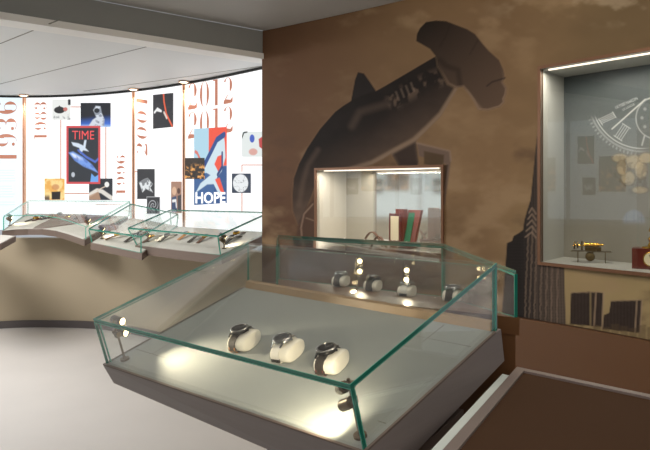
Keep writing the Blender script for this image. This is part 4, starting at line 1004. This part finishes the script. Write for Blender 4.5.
showcase('small glass showcase in the middle of the three left showcases', sl2, .055, {'i': 2, 'p': g2_},
         [(118, 238, -1.2, M_strapb, 'flat-laid brown wristwatch at the front of the middle left showcase'), (134, 239, -.5, M_strapd, 'flat-laid dark wristwatch at the right of the middle left showcase'), (143, 233, -.5, M_strapd, 'flat-laid dark wristwatch at the back of the middle left showcase')], None, None,
         spots=((102, 239, .10, 'small display spotlight in the middle left showcase'),), cards=((99, 231, .17, .05, 'taupe information card inside the middle left showcase'),))
sl3 = [P(135, 245.5, 5.45), P(178, 250.8, 5.05), P(221.5, 255.6, 4.72), P(270, 232.5, 5.2), P(170, 226, 6.05)]
g3 = [P(128, 228, 5.48), P(218, 236, 4.74), P(269, 212.5, 5.18), P(170, 210, 6.0), P(137, 245, 5.46), P(220.5, 254.8, 4.74), P(269, 232, 5.18), P(171, 224.5, 6.0)]
pos3 = [(152, 240), (168, 239), (187, 237), (197, 239.5), (206, 240), (233, 241), (237, 237)]
showcase('glass showcase nearest the mural wall, below the red and blue poster', sl3, .065, {'i': 2, 'p': g3},
         [(x, y, -.5, straps[i + 1], 'flat-laid wristwatch in the showcase below the poster, ' + names[i]) for i, (x, y) in enumerate(pos3)], None, 'watches in the showcase below the poster',
         spots=((224, 249, .10, 'small display spotlight at the front corner of the showcase below the poster'), (148, 242, .10, 'small display spotlight at the left end of the showcase below the poster')))
# end slab of the next showcase, cut by the left edge
sl0 = [P(-30, 252, 5.4), P(1, 244, 5.55), P(16, 236, 5.9), P(3, 235, 6.05), P(-30, 233, 6.2)]
c = thing('display_case', 'end of another taupe showcase slab cut off by the left edge', 'display case', sl0[1] - Vector((0, 0, .06)))
G().prism(sl0, (0, 0, -.05)).out('slab', M_wood2, c); ct = sum(sl0, Vector()) / 5
G().prism([ct + (p - ct) * .93 + Vector((0, 0, .001)) for p in sl0], (0, 0, .003)).out('lining', M_lining, c)

# ------------------------------------------------------------------ objects in the niches
nd = Vector((.64, .77, 0)); nal = Vector((.77, -.64, 0))
def npt(n, px, py, dep):     # point on the shelf plane of a niche along the sight line px, at depth
    z0 = n[2]; f = Wp(px, 0); return Vector((f.x, f.y, z0)) 
def shelf_hit(px, py, z0=1.0):
    k = (E - z0) / ((py - HY) / F); return Vector(((px - HX) / F * k, k, z0))
# presentation box in small niche
o = Wp(391, 1.0005) + nd * .15; o.z = 1.001
X1, Y1 = nal, nd
Mb = frame_m(o, X1, Y1, Vector((0, 0, 1))) @ Matrix.Diagonal((.82, .9, 1.15, 1))
t = thing('presentation_box', 'open red-brown presentation box with green lining and framed certificate in the small niche', 'box', Mb)
g = G(); g.box(-.10, .10, -.05, .05, 0, .03); g.out('box_base', M_leath, t, local=True)
g = G(); g.hexa([(.02, -.035, .031), (.12, -.035, .031), (.12, .0, .031), (.02, .0, .031)], [(.03, .02, .22), (.15, .02, .22), (.15, .05, .22), (.03, .05, .22)]); g.out('box_lid', M_leath, t, local=True)
g = G(); g.hexa([(.03, -.041, .04), (.085, -.041, .04), (.085, -.036, .04), (.03, -.036, .04)], [(.042, .013, .205), (.098, .013, .205), (.098, .018, .205), (.042, .018, .205)]); g.out('lining', M_green, t, local=True)
g = G(); g.box(-.095, .015, -.065, -.051, .031, .20); g.out('certificate_frame', M_mahog, t, local=True)
g = G(); g.box(-.078, -.002, -.067, -.0651, .046, .185); g.out('certificate', M_paper, t, local=True)
g = G(); g.box(-.045, .03, -.045, .01, .031, .225); g.out('inner_case', M_leath, t, local=True)
for i, (dx, lb) in enumerate(((-.20, 'curled brown leather strap, left of the presentation box'), (-.125, 'curled brown leather strap, touching the presentation box'))):
    g = G(); n = 14; pts = []
    for k in range(n + 1):
        a = k / n; pts.append(((a - .5) * (.17 if i == 0 else .12), math.sin(a * math.pi) * (.095 if i == 0 else .07) + .006))
    for (xa, za), (xb, zb) in zip(pts[:-1], pts[1:]): g.hexa([(xa, -.012, za - .003), (xa, .012, za - .003), (xb, .012, zb - .003), (xb, -.012, zb - .003)], [(xa, -.012, za + .003), (xa, .012, za + .003), (xb, .012, zb + .003), (xb, -.012, zb + .003)])
    s = g.out('leather_strap', M_strapb, None, local=True, label=lb, cat='strap'); s.matrix_world = frame_m(o + X1 * dx - Y1 * (.08 + .03 * i), X1, Y1, Vector((0, 0, 1)))
# brass instrument
o = shelf_hit(591, 262.3, 1.005); Mi = frame_m(o, Vector((.92, -.38, 0)).normalized(), Vector((.38, .92, 0)).normalized(), Vector((0, 0, 1)))
t = thing('brass_instrument', 'antique brass watchmaking instrument on a small metal stand in the large niche', 'instrument', Mi)
G().box(-.10, .10, -.03, .03, .058, .0605).out('stand_plate', M_brass, t, local=True)
for sx in (-.065, .07):
    for sy in (-.026, .026): G().tube((sx, sy, 0), (sx, sy, .058), .0018, n=8).out('leg', M_brass, t, local=True)
G().tube((-.035, 0, .094), (.04, 0, .094), .011, n=20).tube((.04, 0, .094), (.062, 0, .094), .006, n=16).out('barrel', M_gold, t, local=True, smooth=True)
g = G(); Rt = Matrix.Translation((-.045, 0, .088)) @ Matrix.Rotation(math.pi / 2, 4, 'Y')
g.lathe([(.024, -.004), (.026, 0), (.024, .004)], 24, Rt); g.lathe([(.017, -.004), (.017, .003)], 20, Matrix.Translation((-.066, 0, .09)) @ Matrix.Rotation(math.pi / 2, 4, 'Y')); g.lathe([(.021, -.004), (.021, .003)], 20, Matrix.Translation((-.082, 0, .088)) @ Matrix.Rotation(math.pi / 2, 4, 'Y'))
g.out('gear_wheels', M_brass, t, local=True)
G().tube((-.09, 0, .088), (-.035, 0, .088), .004, n=10).out('shaft', M_gold, t, local=True)
G().box(-.03, .05, -.012, .012, .0607, .082).tube((.02, 0, .075), (.035, -.02, .07), .008, n=12).out('frame_block', M_brass, t, local=True)
g = G(); g.lathe([(.008, -.012), (.022, -.008), (.025, 0), (.022, .008), (.008, .012)], 22, Matrix.Translation((-.005, -.0, .030)) @ Matrix.Rotation(math.pi / 2, 4, 'X')); g.tube((-.005, 0, .03), (.012, 0, .058), .003, n=8); g.out('pulley', M_brass, t, local=True, smooth=True)
# clock box
o = shelf_hit(652, 268.5, 1.005); Mi = frame_m(o, Vector((.86, -.51, 0)).normalized(), Vector((.51, .86, 0)).normalized(), Vector((0, 0, 1)))
t = thing('wooden_clock', 'dark red wooden box clock with a round dial, at the right edge', 'clock', Mi)
G().box(-.085, .085, -.05, .05, 0, .10).out('clock_body', M_mahog, t, local=True)
G().lathe([(.036, .050), (.036, .054), (.032, .055)], 28, Matrix.Translation((.0, 0, .05)) @ Matrix.Rotation(math.pi / 2, 4, 'X')).out('dial_rim', M_gold, t, local=True)
G().lathe([(.031, .0551), (.031, .0562)], 28, Matrix.Translation((.0, 0, .05)) @ Matrix.Rotation(math.pi / 2, 4, 'X')).out('dial', M_paper, t, local=True)
g = G(); g.tube((0, -.057, .05), (.012, -.057, .066), .0012, n=6); g.tube((0, -.057, .05), (-.008, -.057, .072), .001, n=6); g.out('hands', M_dial, t, local=True)
g = G(); g.lathe([(.045, .1005), (.045, .106), (.02, .112), (.012, .13), (.02, .145), (.008, .16), (.008, .175), (.016, .185), (.010, .20), (.003, .215)], 20); g.out('brass_finial', M_gold, t, local=True, smooth=True)
# etched wording on the back of the large niche
def nb(px, py):   # point on the back panel plane
    fl_, fr_ = Wp(N2[0], 0) + Vector((.64, .77, 0)) * .332, Wp(N2[1], 0) + Vector((.64, .77, 0)) * .332
    al = (fr_ - fl_); nn = Vector((al.y, -al.x, 0)).normalized(); d = Vector(((px - HX) / F, 1, -(py - HY) / F)); oo = Vector((0, 0, E))
    k = (Vector((fl_.x, fl_.y, E)) - oo).dot(nn) / d.dot(nn); return oo + d * k
M_etch = mat('etched_white', (176, 180, 180), 0.6)
niche_o = [o_ for o_ in bpy.data.objects if o_.name.startswith('wall_niche')][-1]
for txt, x0, y0, x1, y1, h in (('ULYSSE NARDIN', 616, 109, 638, 99.5, 3.0), ('LE LOCLE', 623, 110.8, 635, 105, 2.2)):
    dx, dy = x1 - x0, y1 - y0; l = math.hypot(dx, dy); nx, ny = dy / l, -dx / l
    if ny > 0: nx, ny = -nx, -ny
    vs, fs = text_in_box(txt, lambda u, v: nb(x0 + dx * u + nx * h * v, y0 + dy * u + ny * h * v), 0.01)
    mesh('etched_lettering', vs, fs, M_etch, niche_o)
for o_ in bpy.data.objects:
    if '_m' in o_: del o_['_m']
